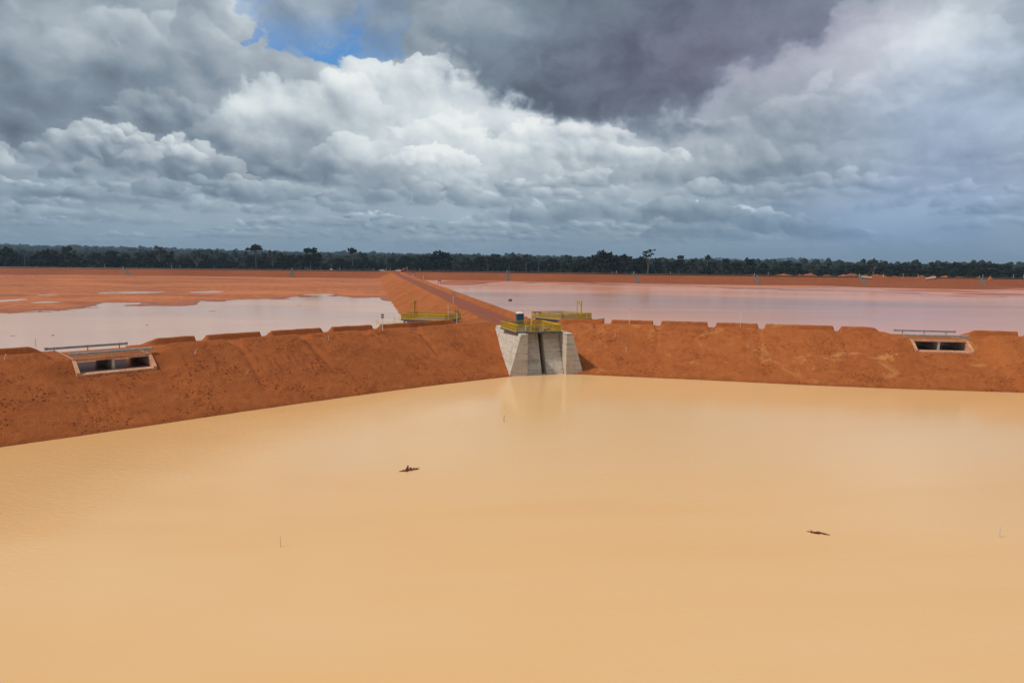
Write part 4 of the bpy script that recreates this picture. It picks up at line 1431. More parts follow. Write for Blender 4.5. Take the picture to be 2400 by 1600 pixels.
# ------------------------------------------------------------------ marker posts and signs
def pole(px, py, z, ptop, label, r=.05, sign=None, tip=None, group='marker posts on the dams', z_off=-.35, cat='marker post'):
    q = at(px, py, z)
    d = math.hypot(q[0], q[1])
    h = (py - ptop) * d / 1600 * 1.01
    t = empty('marker_post', tuple(q), label=label, cat=cat, group=group)
    face = math.atan2(q[0], q[1])
    MB().tube((0, 0, z_off), (0, 0, h - (.22 if tip else 0)), r, n=8).build('post', M['white_paint'], t)
    if tip:
        MB().tube((0, 0, h - .22), (0, 0, h), r * 1.02, n=8).build('tip', M[tip], t)
    if sign:
        kind, w, hh, back = sign
        y = (.07 if back else -.07)
        s = MB().box((0, y, h - hh / 2), (w, .03, hh)).build('sign_plate', M[kind], t, bevel=.006)
        if kind == 'sign_green':
            MB().box((0, y - .02, h - hh * .5), (w * .8, .01, hh * .36)).build('white_band', M['sign_white'], s)
        elif not back:
            # two figures in white
            for x, pts in ((-w * .2, [(-.02, .0, .02, .0), ]), (w * .16, [])):
                MB().bar((x - w * .05, y - .02, h - hh * .84), (x + w * .06, y - .02, h - hh * .42), .012, .085 if kind == 'sign_navy' else .06).build('figure', M['sign_white'], s)
            MB().bar((w * .06, y - .02, h - hh * .42), (w * .27, y - .02, h - hh * .42), .012, .05).build('figure', M['sign_white'], s)
    t.rotation_euler = (0, 0, -face * .6)
    return t


pole(897, 771.5, 6.85, 736.5, 'white post with a small green and white plate on the left dam crest', sign=('sign_green', .42, .62, False))
pole(1050.5, 749, 6.8, 716, 'plain white post in front of the left rear platform')
pole(1071, 759, 6.85, 728, 'white post with a small blue sign in front of the left rear platform', sign=('sign_blue', .55, .42, True))
pole(1062.3, 710, 6.6, 686.5, 'white post with a dark plate on the left edge of the haul road', sign=('sign_green', .62, .62, True))
pole(1030, 671.5, 6.9, 656, 'white post with a blue sign beside the haul road, nearest to the right pond shore', r=.08, sign=('sign_blue', .95, .8, True))
pole(992, 656.5, 6.9, 644.5, 'plain white post beside the haul road, far along its right berm', r=.10)
pole(968, 648.5, 6.9, 637.5, 'white post with a purple plate at the far end of the haul road', r=.11, sign=('sign_blue', 1.2, .9, True))
pole(1195.5, 731, 6.95, 701, 'white post with a navy plate with white figures, against the pink pond', r=.025, sign=('sign_navy', .74, .50, False))
pole(1475, 757.5, 6.85, 724.5, 'white post with a red tip on the right dam crest beside the rear platform', tip='orange_paint')
pole(1735, 764, 6.85, 728, 'thin white post with a grey tip behind the right dam crest', r=.03, tip='grey_white')


def crest_pole(px, y0, y1, where, group='marker poles along the far crest'):
    # where the sight line's bearing meets the far crest
    q = at(px, 700, 0); b = math.atan2(q[0], q[1])
    P = np.c_[FAR.pos(FAR.s, 3.0)]
    bb = np.arctan2(P[:, 0], P[:, 1]); i = int(np.argmin(np.abs(bb - b)))
    d = P[i, 1]
    h = (y1 - y0) * d / 1600
    t = empty('marker_pole', (P[i, 0], P[i, 1], 7.25), label='thin pale marker pole on the far crest, ' + where, cat='pole', group=group)
    MB().tube((0, 0, -.2), (0, 0, h), .11, n=6).build('post', M['grey_white'], t)
    MB().tube((0, 0, h), (0, 0, h + .3), .13, n=6).build('cap', M['white_paint'], t)
    return t


for px, y0, y1, wh in ((250, 622, 632, 'left of the leftmost chute'), (404, 619, 629, 'first to the right of the leftmost chute'), (425, 622, 630, 'second to the right of the leftmost chute'),
                       (793, 625, 633, 'just right of the yellow tank'), (881, 629, 635, 'left of the left pickup truck'), (910, 628, 636, 'left edge of the haul road'),
                       (917, 626, 635, 'taller one left of the haul road end'), (934, 628, 636, 'left of the right pickup truck'), (944.5, 626, 634, 'behind the orange excavator'),
                       (955, 626, 637, 'right beside the orange excavator'), (988, 629, 637, 'alone to the right of the excavator'), (1436, 637, 642, 'shorter one left of the fourth chute'),
                       (1443.5, 634, 642, 'taller one left of the fourth chute'), (1567, 638, 645, 'right of the fourth chute'), (1793, 637, 646, 'right of the fifth chute'),
                       (2004, 642, 649, 'among the heaps left of the sixth chute'), (2014, 641, 650, 'just left of the first white pipe'), (2070, 641, 649, 'first right of the first white pipe'),
                       (2113.6, 641, 650, 'midway between the two white pipes'), (2150, 642, 651, 'left of the second white pipe'), (2302, 643, 652, 'left of the bright orange mound'),
                       (2375, 645, 655, 'last but one on the right'), (2388, 645, 655, 'last one on the right')):
    crest_pole(px, y0, y1, wh)

# stakes left in the slopes
def on_slope(line, px, py, tf=14.9):
    lo, hi = 0.0, 6.8
    for _ in range(40):
        z = (lo + hi) / 2
        _, t = line.st(at(px, py, z))
        if z < BERM_Z * t / tf: lo = z
        else: hi = z
    return at(px, py, z)


for line, px, py, lean, lab in ((ARM_L, 10, 843, (.35, -.2), 'white survey stake leaning on the left dam beside the image edge, below the left berm'),
                                (ARM_L, 456, 830, (.40, -.3), 'white survey stake leaning on the left dam slope between the culvert and the first gully'),
                                (ARM_L, 574, 878, (.5, .1), 'short pale stick lying low on the left dam slope under a gully'),
                                (ARM_L, 771, 797, (-.1, 0), 'thin pale stake just below the left dam crest'),
                                (ARM_R, 1468, 822, (-.05, 0), 'thin white stake standing halfway up the right dam near the sluice'),
                                (ARM_R, 2362, 802, (.3, -.2), 'white survey stake leaning near the crest right of the right culvert')):
    q = on_slope(line, px, py)
    t = empty('survey_stake', tuple(q), label=lab, cat='stake', group='stakes in the dam slopes')
    MB().bar((-.15 * lean[0], -.15 * lean[1], -.15), (lean[0], lean[1], .62), .075, .05).build('stick', M['white_paint'], t)
    MB().bar((lean[0], lean[1], .62), (lean[0] * 1.08, lean[1] * 1.08, .68), .08, .055).build('tip', M['grey_white'], t)

# ------------------------------------------------------------------ things lying and standing in the water
def driftwood(px, py, length, wid, h, rz, label, seed, stubs):
    q = at(px, py, 0)
    t = empty('driftwood', (q[0], q[1], 0), rz, label=label, cat='driftwood')
    r = np.random.RandomState(seed)
    n, m = 28, 12
    u = np.linspace(-1, 1, n); a = np.linspace(0, 2 * math.pi, m, endpoint=False)
    V = []
    for i, x in enumerate(u):
        w = max(0.02, (1 - abs(x) ** 1.6)) * (1 + .35 * r.randn() * .5)
        for k in a:
            V.append((x * length / 2 + .05 * r.randn(), math.cos(k) * wid / 2 * w + .06 * math.sin(x * 5) + .03 * r.randn(), math.sin(k) * h * w * (1 if math.sin(k) > 0 else .5) + .04 * r.randn() * w))
    F = [(i * m + k, (i + 1) * m + k, (i + 1) * m + (k + 1) % m, i * m + (k + 1) % m) for i in range(n - 1) for k in range(m)]
    F += [tuple(range(m)), tuple((n - 1) * m + k for k in range(m - 1, -1, -1))]
    o = link('trunk', mesh('trunk', V, F, True), t, M['driftwood'])
    bm = bmesh.new(); bm.from_mesh(o.data); bmesh.ops.recalc_face_normals(bm, faces=bm.faces); bm.to_mesh(o.data); bm.free()
    for (p, e, rr) in stubs:
        MB().tube(p, e, rr, rr * .5, n=6).build('branch', M['driftwood'], t)


driftwood(958, 1102, 1.75, .42, .16, R(28), 'red-brown driftwood with one upright stump floating in the tan pond', 3,
          [((-.14, .02, .03), (-.04, .05, .44), .12), ((-.24, .0, .03), (-.16, .0, .26), .10), ((.15, .03, .03), (.2, .06, .24), .10), ((.46, .0, .03), (.50, .02, .18), .09),
           ((.55, .02, .06), (.98, .10, .08), .05)])
driftwood(1917, 1249, 1.35, .26, .08, R(-22), 'low red-brown driftwood lying nearly flat in the tan pond, without a stump', 5,
          [((-.35, .0, .03), (-.45, .02, .16), .05), ((.0, .02, .03), (.05, .03, .14), .04), ((.3, 0, .02), (.72, -.02, .03), .03)])
for px, y0, y1, lab, mat, r, ln in ((1182, 973, 988, 'thin bent stick poking out of the tan pond in front of the sluice', 'stick', .03, (.05, .0)),
                                    (658, 1257, 1281, 'thin stick with a dark foot standing in the tan pond, left of the driftwood', 'stick_pale', .018, (.01, 0)),
                                    (2343, 1236, 1258, 'short pale gauge stick standing in the tan pond, rightmost of the sticks', 'grey_white', .026, (.02, 0))):
    q = at(px, y1, 0); h = (y1 - y0) * np.hypot(q[0], q[1]) / 1600
    t = empty('gauge_stick', tuple(q), label=lab, cat='stick', group='sticks standing in the tan pond')
    MB().tube((0, 0, -.3), (-ln[0], ln[1], h * .5), r, n=6).build('stem', M[mat], t)
    MB().tube((-ln[0], ln[1], h * .5), (ln[0] * .3, ln[1], h), r, r * .7, n=6).build('top', M[mat], t)
q = at(-4, 1203, 0)
t = mound('floating_mat', q[0], q[1], .55, .3, .10, .2, M['sign_green'], 77, n=18, m=8)
tag(t, 'small dark floating mat cut by the image edge in the tan pond', 'debris')
q = at(84, 812, POND_Z)
t = empty('gauge_stick', tuple(q), label='thin dark stick standing in the pale left pond, behind the left culvert', cat='stick')
MB().tube((0, 0, -.3), (0, 0, 1.2), .035, n=6).build('stem', M['stick'], t)
MB().tube((0, 0, 1.2), (.03, 0, 1.5), .03, .02, n=6).build('top', M['stick'], t)
for px, py, w, d_, s in ((497, 729, 30, 6, 1), (700, 716, 26, 4, 2), (30, 787, 22, 2, 3), (124, 786, 5, 1.2, 4), (345, 762, 5, 1.0, 5), (22, 735, 20, 3, 6)):
    q = at(px, py, POND_Z); rx = w * np.hypot(q[0], q[1]) / 1600
    tag(mound('mud_bar', q[0], q[1], rx, d_, .10 if w > 10 else .2, 0, M['mud_orange'], 900 + s, n=30, m=8, base=POND_Z - .02), kind='structure')

# ------------------------------------------------------------------ along the far crest
def far_at(px, t=-0.2):
    q = at(px, 700, 0); b = math.atan2(q[0], q[1])
    x, y = FAR.pos(FAR.s, t)
    i = int(np.argmin(np.abs(np.arctan2(x, y) - b)))
    return float(x[i]), float(y[i]), float(FAR.s[i])


def pipeline(s0, s1, label):
    s = np.linspace(s0, s1, max(12, int((s1 - s0) / 8)))
    x, y = FAR.pos(s, 0.4)
    n = 8; r = .42; V = []; F = []
    for i in range(len(s)):
        nn = np.array([np.interp(s[i], FAR.s, FAR.n[:, 0]), np.interp(s[i], FAR.s, FAR.n[:, 1])])
        zz = 7.62 + .06 * math.sin(s[i] / 11.0)
        for k in range(n):
            a = 2 * math.pi * k / n
            V.append((x[i] + nn[0] * r * math.cos(a), y[i] + nn[1] * r * math.cos(a), zz + r * math.sin(a)))
    for i in range(len(s) - 1):
        for k in range(n):
            F.append((i * n + k, i * n + (k + 1) % n, (i + 1) * n + (k + 1) % n, (i + 1) * n + k))
    o = link('pipeline', mesh('pipeline', V, F, True), None, M['black_pipe'])
    bm = bmesh.new(); bm.from_mesh(o.data); bmesh.ops.recalc_face_normals(bm, faces=bm.faces); bm.to_mesh(o.data); bm.free()
    tag(o, label, 'pipeline')


pipeline(30, far_at(905)[2] - 4, 'long black pipeline along the far crest left of the haul road')
pipeline(far_at(952)[2], far_at(2022)[2], 'long black pipeline along the far crest between the haul road and the white pipes')
pipeline(far_at(2186)[2], FAR.len - 20, 'black pipeline along the far crest from the second white pipe to the picture edge')


def chute(px, px_toe, label):
    """stepped concrete channel, laid a little askew down the slope"""
    x, y, s = far_at(px, 0.2)
    L = 13.2
    xb, yb, _ = far_at(px_toe, -L)
    dx, dy = x - xb, y - yb
    run = math.hypot(dx, dy)
    t = empty('drain_chute', (x, y, 7.3), math.atan2(dy, dx) - math.pi / 2, label=label, cat='chute', group='drain chutes on the far embankment')
    sl_ = (L / 2.3) / run; n = 9
    def strip(x0, x1, h, name, mat):
        MB().prism([(x0, -run, -run * sl_ - .2), (x1, -run, -run * sl_ - .2), (x1, 0, -.2), (x0, 0, -.2)], [(x0, -run, -run * sl_ + h), (x1, -run, -run * sl_ + h), (x1, 0, h), (x0, 0, h)]).build(name, mat, t)
    strip(-1.35, -1.0, .65, 'side_wall', M['concrete_old']); strip(1.0, 1.35, .65, 'side_wall', M['concrete_old']); strip(-.99, .99, .15, 'channel_floor', M['concrete_old'])
    for k in range(n):
        yy = -run * (k + .5) / n
        MB().box((0, yy, yy * sl_ + .24), (1.95, .4, .3)).build('step', M['concrete_old'], t)
    MB().box((0, .6, .25), (2.8, 1.2, .5)).build('inlet', M['concrete_old'], t)
    MB().tube((-.3, .6, .5), (-.3, .6, 2.2), .2, n=6).build('inlet_post', M['grey_white'], t)


for px, pb, lab in ((299, 307, 'grey stepped drain chute, leftmost on the far embankment'), (683, 681, 'grey stepped drain chute behind the orange mud flat, second on the far embankment'),
                    (1189, 1196, 'grey stepped drain chute nearest to the haul road on the right side'), (1485, 1496, 'grey stepped drain chute at the middle of the pink pond shore'),
                    (1768, 1781, 'grey stepped drain chute left of the red spoil heaps'), (2016, 2031, 'grey stepped drain chute beside the first white pipe'),
                    (2296, 2309, 'grey stepped drain chute beside the bright orange mound')):
    chute(px, pb, lab)


def white_pipe(px, lab, rz, tilt):
    x, y, s = far_at(px, -1.6)
    t = empty('white_pipe', (x, y, 7.55), rz, label=lab, cat='pipe')
    z = math.sin(tilt) * 3.6
    MB().tube((-3.6, 0, -z), (3.6, 0, z), .42, n=12, cap=False).build('barrel', M['white_paint'], t, smooth=False)
    for s_ in (-1, 1):
        MB().tube((s_ * 3.45, 0, s_ * z * .96), (s_ * 3.75, 0, s_ * z * 1.04), .5, n=12).build('flange', M['grey_white'], t)


white_pipe(2029, 'white pipe lying on the far crest beside a drain chute, dipping to the right', R(-5), R(-6))
white_pipe(2176, 'white pipe lying on the far crest between two red heaps, rising to the right', R(6), R(8))


def wheels(t, xs, w, r, mat='dark_rubber'):
    for x in xs:
        for s in (-1, 1):
            o = MB().tube((x, s * w / 2 - .12 * s, r), (x, s * w / 2 + .12 * s, r), r, n=14).build('wheel', M[mat], t)
            MB().tube((x, s * w / 2 + .10 * s, r), (x, s * w / 2 + .14 * s, r), r * .55, n=10).build('rim', M['grey_white'], o)


def pickup(px, lab, rz):
    x, y, s = far_at(px, 3.4)
    t = empty('pickup_truck', (x, y, 7.34), rz, label=lab, cat='pickup truck')
    W = M['white_paint']
    MB().prism([(-2.6, -.9, .45), (2.6, -.9, .45), (2.6, .9, .45), (-2.6, .9, .45)], [(-2.6, -.88, 1.0), (2.55, -.88, .95), (2.55, .88, .95), (-2.6, .88, 1.0)]).build('body', W, t, bevel=.05)
    MB().prism([(-.6, -.86, 1.0), (1.5, -.86, 1.0), (1.5, .86, 1.0), (-.6, .86, 1.0)], [(-.45, -.72, 1.75), (.75, -.72, 1.75), (.75, .72, 1.75), (-.45, .72, 1.75)]).build('cab', W, t, bevel=.05)
    for s_ in (-1, 1):
        MB().prism([(-.45, s_ * .83, 1.08), (1.2, s_ * .83, 1.08), (1.2, s_ * .85, 1.08), (-.45, s_ * .85, 1.08)], [(-.38, s_ * .735, 1.62), (.72, s_ * .735, 1.62), (.72, s_ * .765, 1.62), (-.38, s_ * .765, 1.62)]).build('side_window', M['glass_dark'], t)
        MB().box((-1.6, s_ * .86, 1.12), (1.95, .06, .26)).build('tray_side', W, t)
    MB().box((2.6, 0, .6), (.12, 1.7, .25)).build('bumper', M['sign_green'], t)
    wheels(t, (-1.65, 1.65), 1.6, .39)


pickup(899, 'white pickup truck parked left of the haul road on the far crest', R(8))
pickup(938, 'white pickup truck parked beside the orange machine on the far crest', R(-6))


def excavator(px):
    x, y, s = far_at(px, 3.8)
    t = empty('excavator', (x, y, 7.32), R(20), label='small orange excavator at the far end of the haul road', cat='excavator')
    O = M['orange_paint']
    for s_ in (-1, 1):
        MB().prism([(-1.5, s_ * 1.1 - .25, 0), (1.5, s_ * 1.1 - .25, 0), (1.5, s_ * 1.1 + .25, 0), (-1.5, s_ * 1.1 + .25, 0)], [(-1.9, s_ * 1.1 - .25, .75), (1.9, s_ * 1.1 - .25, .75), (1.9, s_ * 1.1 + .25, .75), (-1.9, s_ * 1.1 + .25, .75)]).build('track', M['dark_rubber'], t)
    MB().box((-.3, 0, 1.3), (3.2, 2.4, 1.0)).build('house', O, t, bevel=.1)
    c = MB().box((.7, .65, 2.35), (1.3, 1.0, 1.2)).build('cab', O, t, bevel=.08)
    MB().box((.72, .11, 2.45), (1.0, .04, .8)).build('window', M['glass_dark'], c)
    MB().bar((1.1, -.2, 1.6), (2.9, -.2, 3.2), .3, .5).build('boom', O, t)
    MB().bar((2.9, -.2, 3.2), (3.9, -.2, 1.5), .28, .35).build('arm', O, t)
    MB().prism([(3.6, -.7, .7), (4.3, -.7, .9), (4.3, .3, .9), (3.6, .3, .7)], [(3.7, -.7, 1.5), (4.1, -.7, 1.6), (4.1, .3, 1.6), (3.7, .3, 1.5)]).build('bucket', M['gate_brown'], t)


excavator(947)
x, y, s = far_at(782, 3.2)
t = empty('water_tank', (x, y, 7.3), 0, label='small yellow tank with a pale lid on the far crest left of the haul road', cat='tank')
MB().tube((0, 0, .1), (0, 0, 1.5), .85, n=14).build('barrel', M['yellow_paint'], t)
MB().tube((0, 0, 1.5), (0, 0, 1.75), .88, .6, n=14).build('lid', M['roof_cream'], t)
MB().box((0, 0, .05), (1.8, 1.8, .1)).build('skid', M['gate_brown'], t)
x, y, s = far_at(2311, 0.2)
tag(mound('earth_mound', x, y, 2.2, 1.6, 2.6, .3, M['orange_soil'] if 'orange_soil' in M else M['mud_orange'], 61, sharp=.7, base=7.25),
    'bright orange mound on the far crest beside the rightmost drain chute', 'mound')
ORD = ['first', 'second', 'third', 'fourth', 'fifth', 'sixth', 'seventh', 'eighth', 'ninth', 'tenth', 'eleventh', 'twelfth', 'thirteenth', 'fourteenth', 'last']
for i, (px, w, h, dd) in enumerate(((1835, 16, 2.6, 22), (1868, 10, 2.4, 16), (1895, 18, 3.4, 26), (1940, 12, 2.2, 18), (1968, 9, 2.6, 16), (1992, 16, 3.6, 28), (2024, 10, 3.0, 18), (2052, 13, 3.0, 24), (2066, 7, 2.6, 12),
                                    (2098, 10, 2.0, 16), (2160, 10, 2.7, 20), (2186, 9, 2.9, 18), (2205, 9, 2.4, 22), (2240, 11, 1.9, 14), (2285, 8, 1.8, 16))):
    x, y, s = far_at(px, dd)
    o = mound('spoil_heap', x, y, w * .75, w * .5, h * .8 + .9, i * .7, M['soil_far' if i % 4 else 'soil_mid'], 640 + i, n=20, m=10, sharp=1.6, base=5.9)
    tag(o, ORD[i] + ' red spoil heap from the left behind the far crest, in the right part', 'spoil heap', 'spoil heaps behind the far crest')
# fill under the heaps
x0 = far_at(1800, 10)[2]
s = np.linspace(x0, x0 + 190, 60); tt = np.linspace(7.5, 44, 12)
Sg, T = np.meshgrid(s, tt, indexing='ij')
X, Y = FAR.pos(Sg.ravel(), T.ravel())
grid('ground_fill', X.reshape(Sg.shape), Y.reshape(Sg.shape), 6.6 + .5 * fbm(Sg / 14, T / 9, 4, .6, 950) - np.clip((T - 36) / 8, 0, 1) * 5 - np.clip((12 - np.minimum(Sg - x0, x0 + 190 - Sg)) / 12, 0, 1) * 4, M['soil_far'])

# ------------------------------------------------------------------ trees
ICO_V = None
def ico():
    p = (1 + 5 ** .5) / 2
    v = np.array([(-1, p, 0), (1, p, 0), (-1, -p, 0), (1, -p, 0), (0, -1, p), (0, 1, p), (0, -1, -p), (0, 1, -p), (p, 0, -1), (p, 0, 1), (-p, 0, -1), (-p, 0, 1)], float)
    v /= np.linalg.norm(v[0])
    f = np.array([(0, 11, 5), (0, 5, 1), (0, 1, 7), (0, 7, 10), (0, 10, 11), (1, 5, 9), (5, 11, 4), (11, 10, 2), (10, 7, 6), (7, 1, 8), (3, 9, 4), (3, 4, 2), (3, 2, 6), (3, 6, 8), (3, 8, 9), (4, 9, 5), (2, 4, 11), (6, 2, 10), (8, 6, 7), (9, 8, 1)])
    return v, f


IV, IF = ico()
OV = np.array([(1, 0, 0), (-1, 0, 0), (0, 1, 0), (0, -1, 0), (0, 0, 1), (0, 0, -1)], float)
OF = np.array([(0, 2, 4), (2, 1, 4), (1, 3, 4), (3, 0, 4), (2, 0, 5), (1, 2, 5), (3, 1, 5), (0, 3, 5)])


def rand_rot(r):
    a = r.randn(3, 3)
    q, _ = np.linalg.qr(a)
    return q


def crown_mesh(name, lobes, per, size, seed, mat):
    """leaf clumps strewn over and through a set of lobes; unit tree height"""
    r = np.random.RandomState(seed)
    V = []; F = []; k = 0
    for cx, cy, cz, rx, ry, rz in lobes:
        for _ in range(int(per)):
            d = r.randn(3); d /= np.linalg.norm(d)
            if d[2] < -.55: d[2] *= -.4
            rad = r.uniform(.55, 1.08)
            p = np.array([cx, cy, cz]) + d * rad * np.array([rx, ry, rz])
            s = size * r.uniform(.55, 1.3)
            v = (OV * r.uniform(.6, 1.35, (6, 1)) * np.array([1, 1, .55])) @ rand_rot(r) * s
            V.append(v + p); F.append(OF + 6 * k); k += 1
    me = mesh(name, np.concatenate(V), np.concatenate(F))
    me.materials.append(M[mat])
    return me


def trunk_mesh(h, r0, r1, limbs, seed, mat):
    r = np.random.RandomState(seed)
    m = MB()
    p = np.array([0, 0, -.03]); n = 5
    pts = [p]
    for i in range(n):
        pts.append(np.array([r.uniform(-.012, .012), r.uniform(-.012, .012), h * (i + 1) / n]))
    for i in range(n):
        a = r0 + (r1 - r0) * i / n; b = r0 + (r1 - r0) * (i + 1) / n
        m.tube(pts[i], pts[i + 1], a, b, n=6)
    for (z, dx, dy, dz, rr) in limbs:
        m.tube((0, 0, z), (dx, dy, z + dz), rr, rr * .45, n=5)
    me = m.me('trunk')
    me.materials.append(M[mat])
    return me


def ring(n, rad, z, r, rz, seed, jit=.25):
    q = np.random.RandomState(seed)
    return [(rad * math.cos(6.283 * i / n + q.uniform(-.4, .4)) * q.uniform(1 - jit, 1 + jit), rad * math.sin(6.283 * i / n) * q.uniform(1 - jit, 1 + jit), z + q.uniform(-.04, .04), r * q.uniform(.7, 1.25), r * q.uniform(.7, 1.25), rz * q.uniform(.7, 1.3)) for i in range(n)]


KINDS = {}
LB = [(.42, .16, .05, .2, .018), (.5, -.15, .08, .2, .016), (.46, .02, -.17, .22, .016), (.55, -.06, .14, .2, .014), (.58, .1, -.1, .2, .012)]
KINDS['round'] = (crown_mesh('crown', ring(5, .19, .62, .15, .13, 1) + ring(3, .09, .83, .13, .10, 2) + ring(4, .17, .44, .12, .09, 3), 26, .046, 1, 'leaf_dark'), trunk_mesh(.75, .028, .012, LB, 1, 'bark_dark'))
KINDS['broad'] = (crown_mesh('crown', ring(7, .27, .70, .15, .10, 4) + ring(4, .12, .84, .15, .08, 5) + ring(4, .22, .50, .10, .07, 6), 24, .046, 2, 'leaf_dark'), trunk_mesh(.78, .03, .012, LB, 2, 'bark_dark'))
KINDS['olive'] = (crown_mesh('crown', ring(5, .16, .66, .14, .15, 7) + ring(3, .08, .86, .10, .10, 8) + ring(4, .15, .42, .13, .12, 9), 24, .046, 3, 'leaf_olive'), trunk_mesh(.75, .026, .012, LB, 3, 'bark_pale'))
KINDS['column'] = (crown_mesh('crown', ring(3, .08, .86, .08, .09, 10) + ring(4, .11, .68, .10, .11, 11) + ring(4, .12, .48, .10, .11, 12), 26, .042, 4, 'leaf_dark'), trunk_mesh(.8, .024, .010, LB[:3], 4, 'bark_pale'))
KINDS['umbrella'] = (crown_mesh('crown', ring(6, .15, .90, .10, .055, 13) + ring(2, .04, .95, .10, .05, 14), 24, .036, 5, 'leaf_dark'), trunk_mesh(.92, .022, .012, [(.72, .16, .02, .16, .012), (.74, -.15, .05, .15, .012), (.7, .02, -.14, .18, .012), (.76, -.03, .13, .14, .010)], 5, 'bark_pale'))
KINDS['ball'] = (crown_mesh('crown', ring(4, .07, .88, .085, .075, 15) + ring(2, .03, .94, .08, .06, 16), 24, .034, 6, 'leaf_dark'), trunk_mesh(.9, .016, .011, [(.75, .07, .02, .1, .008), (.78, -.06, .04, .1, .008)], 6, 'bark_pale'))
KINDS['open'] = (crown_mesh('crown', [(.20, .05, .93, .10, .09, .03), (-.16, .03, .90, .10, .09, .03), (.05, -.1, .97, .09, .09, .025), (.33, 0, .86, .08, .07, .025), (-.05, .08, .84, .12, .1, .035), (-.28, 0, .80, .08, .07, .03), (.12, 0, .80, .10, .1, .03)], 13, .027, 7, 'leaf_olive'),
                 trunk_mesh(.7, .024, .014, [(.55, .2, .05, .36, .012), (.6, -.16, .03, .3, .012), (.6, .05, -.1, .36, .010), (.66, .33, 0, .2, .008), (.62, -.28, 0, .18, .009), (.5, -.05, .08, .33, .01)], 7, 'bark_pale'))
KINDS['dry'] = (crown_mesh('crown', ring(5, .16, .72, .12, .13, 17) + ring(3, .08, .88, .09, .08, 18), 15, .030, 8, 'leaf_dry'), trunk_mesh(.82, .024, .012, LB + [(.5, .2, .1, .3, .01), (.52, -.2, -.05, .32, .01)], 8, 'bark_pale'))


def horizon_y(px):
    return 608 + 0.0096 * (px - 1200)


def tree(kind, px, d, ytop, label, group=None, wide=1.0, rs=random, zmax=None):
    x, y, _ = far_at(px, 4.0)
    k = (math.hypot(x, y) + d - 552) / math.hypot(x, y)          # d - 552 metres behind the far crest
    x, y = x * k, y * k
    zb = float(hill_z(x, y)) - .2
    h = CAM_H + (horizon_y(px) - ytop) * y / 1600 - zb
    h = max(4.0, h)
    c, tr = KINDS[kind]
    t = empty('tree', (x, y, zb), rs.uniform(0, 6.28), label=label, cat='tree', group=group)
    w = h * wide
    t.scale = (w, w, h)
    link('crown', c, t); link('trunk', tr, t)
    return t


rnd = random.Random(4)
SKY_X = [0, 60, 115, 165, 230, 300, 370, 440, 520, 600, 660, 725, 790, 850, 900, 960, 1040, 1100, 1180, 1260, 1330, 1410, 1470, 1540, 1620, 1700, 1780, 1850, 1920, 2000, 2060, 2120, 2200, 2280, 2330, 2400]
SKY_Y = [592, 600, 592, 596, 594, 594, 588, 596, 598, 594, 596, 588, 602, 606, 606, 602, 596, 600, 598, 602, 604, 596, 600, 600, 604, 606, 612, 614, 620, 622, 614, 614, 616, 618, 622, 618]
named = [('broad', 18, 612, 577, 'broad dark tree at the left picture edge, standing above the row behind the far embankment', 1.0),
         ('broad', 116, 606, 583, 'flat-topped dark tree second from the left picture edge', 1.15),
         ('olive', 167, 606, 577, 'dark forked tree with a narrow top, third from the left picture edge', .9),
         ('round', 268, 610, 583, 'big dark dome-shaped tree right of the leftmost drain chute pole', 1.25),
         ('dry', 378, 614, 574, 'greyish thin-leaved tree with a pale forked trunk behind the far embankment', 1.0),
         ('dry', 466, 616, 584, 'bare pale tree with spreading grey branches in the left part of the row', 1.2),
         ('umbrella', 606, 618, 575, 'tall umbrella-shaped tree with a pale trunk, rising above the left horizon', 1.0),
         ('dry', 642, 612, 584, 'brownish thin-crowned tree with a straight pale trunk right of the umbrella tree', .9),
         ('round', 728, 616, 576, 'tallest dense tree left of the haul road, with ragged twin tops', 1.15),
         ('ball', 829, 622, 581, 'slender pole-like tree with a ball crown left of the haul road', 1.1),
         ('broad', 1033, 622, 586, 'broad tree right of the haul road, topping the row there', 1.0),
         ('broad', 1413, 600, 585, 'wide domed tree at the middle of the right pond, above the row', 1.1),
         ('open', 1512, 598, 584, 'feathery open-crowned tree, the most see-through one above the right pond', 1.05),
         ('open', 2046, 588, 609, 'sparse tufted tree left of the white pipes on the right', 1.3),
         ('round', 2312, 588, 613, 'rounded dark tree above the bright orange mound on the right', 1.3)]
for kind, px, d, yt, lab, wd in named:
    tree(kind, px, d, yt, lab, None, wd, rnd)
G1 = 'trees in the dark row behind the far embankment'
LAB = {'round': 'rounded dark tree', 'broad': 'broad dark tree', 'olive': 'olive green tree', 'column': 'narrow upright tree', 'dry': 'grey half-bare tree', 'ball': 'thin-stemmed tree'}
PLACES = [(116, 'left of the flat-topped tree'), (299, 'between the flat-topped tree and the first chute'), (466, 'between the first chute and the bare pale tree'), (606, 'between the bare pale tree and the umbrella tree'),
          (728, 'between the umbrella tree and the twin-topped tree'), (829, 'between the twin-topped tree and the slender ball tree'), (955, 'behind the trucks and the excavator'), (1189, 'between the excavator and the third chute'),
          (1300, 'just right of the third chute'), (1413, 'just left of the wide domed tree'), (1512, 'between the domed tree and the feathery tree'), (1640, 'right of the feathery tree'), (1768, 'just left of the fifth chute'),
          (1900, 'behind the left red spoil heaps'), (2046, 'left of the sparse tufted tree'), (2180, 'behind the two white pipes'), (2312, 'just left of the bright orange mound'), (9999, 'right of the bright orange mound')]


def where(px):
    return next(w for x, w in PLACES if px < x)


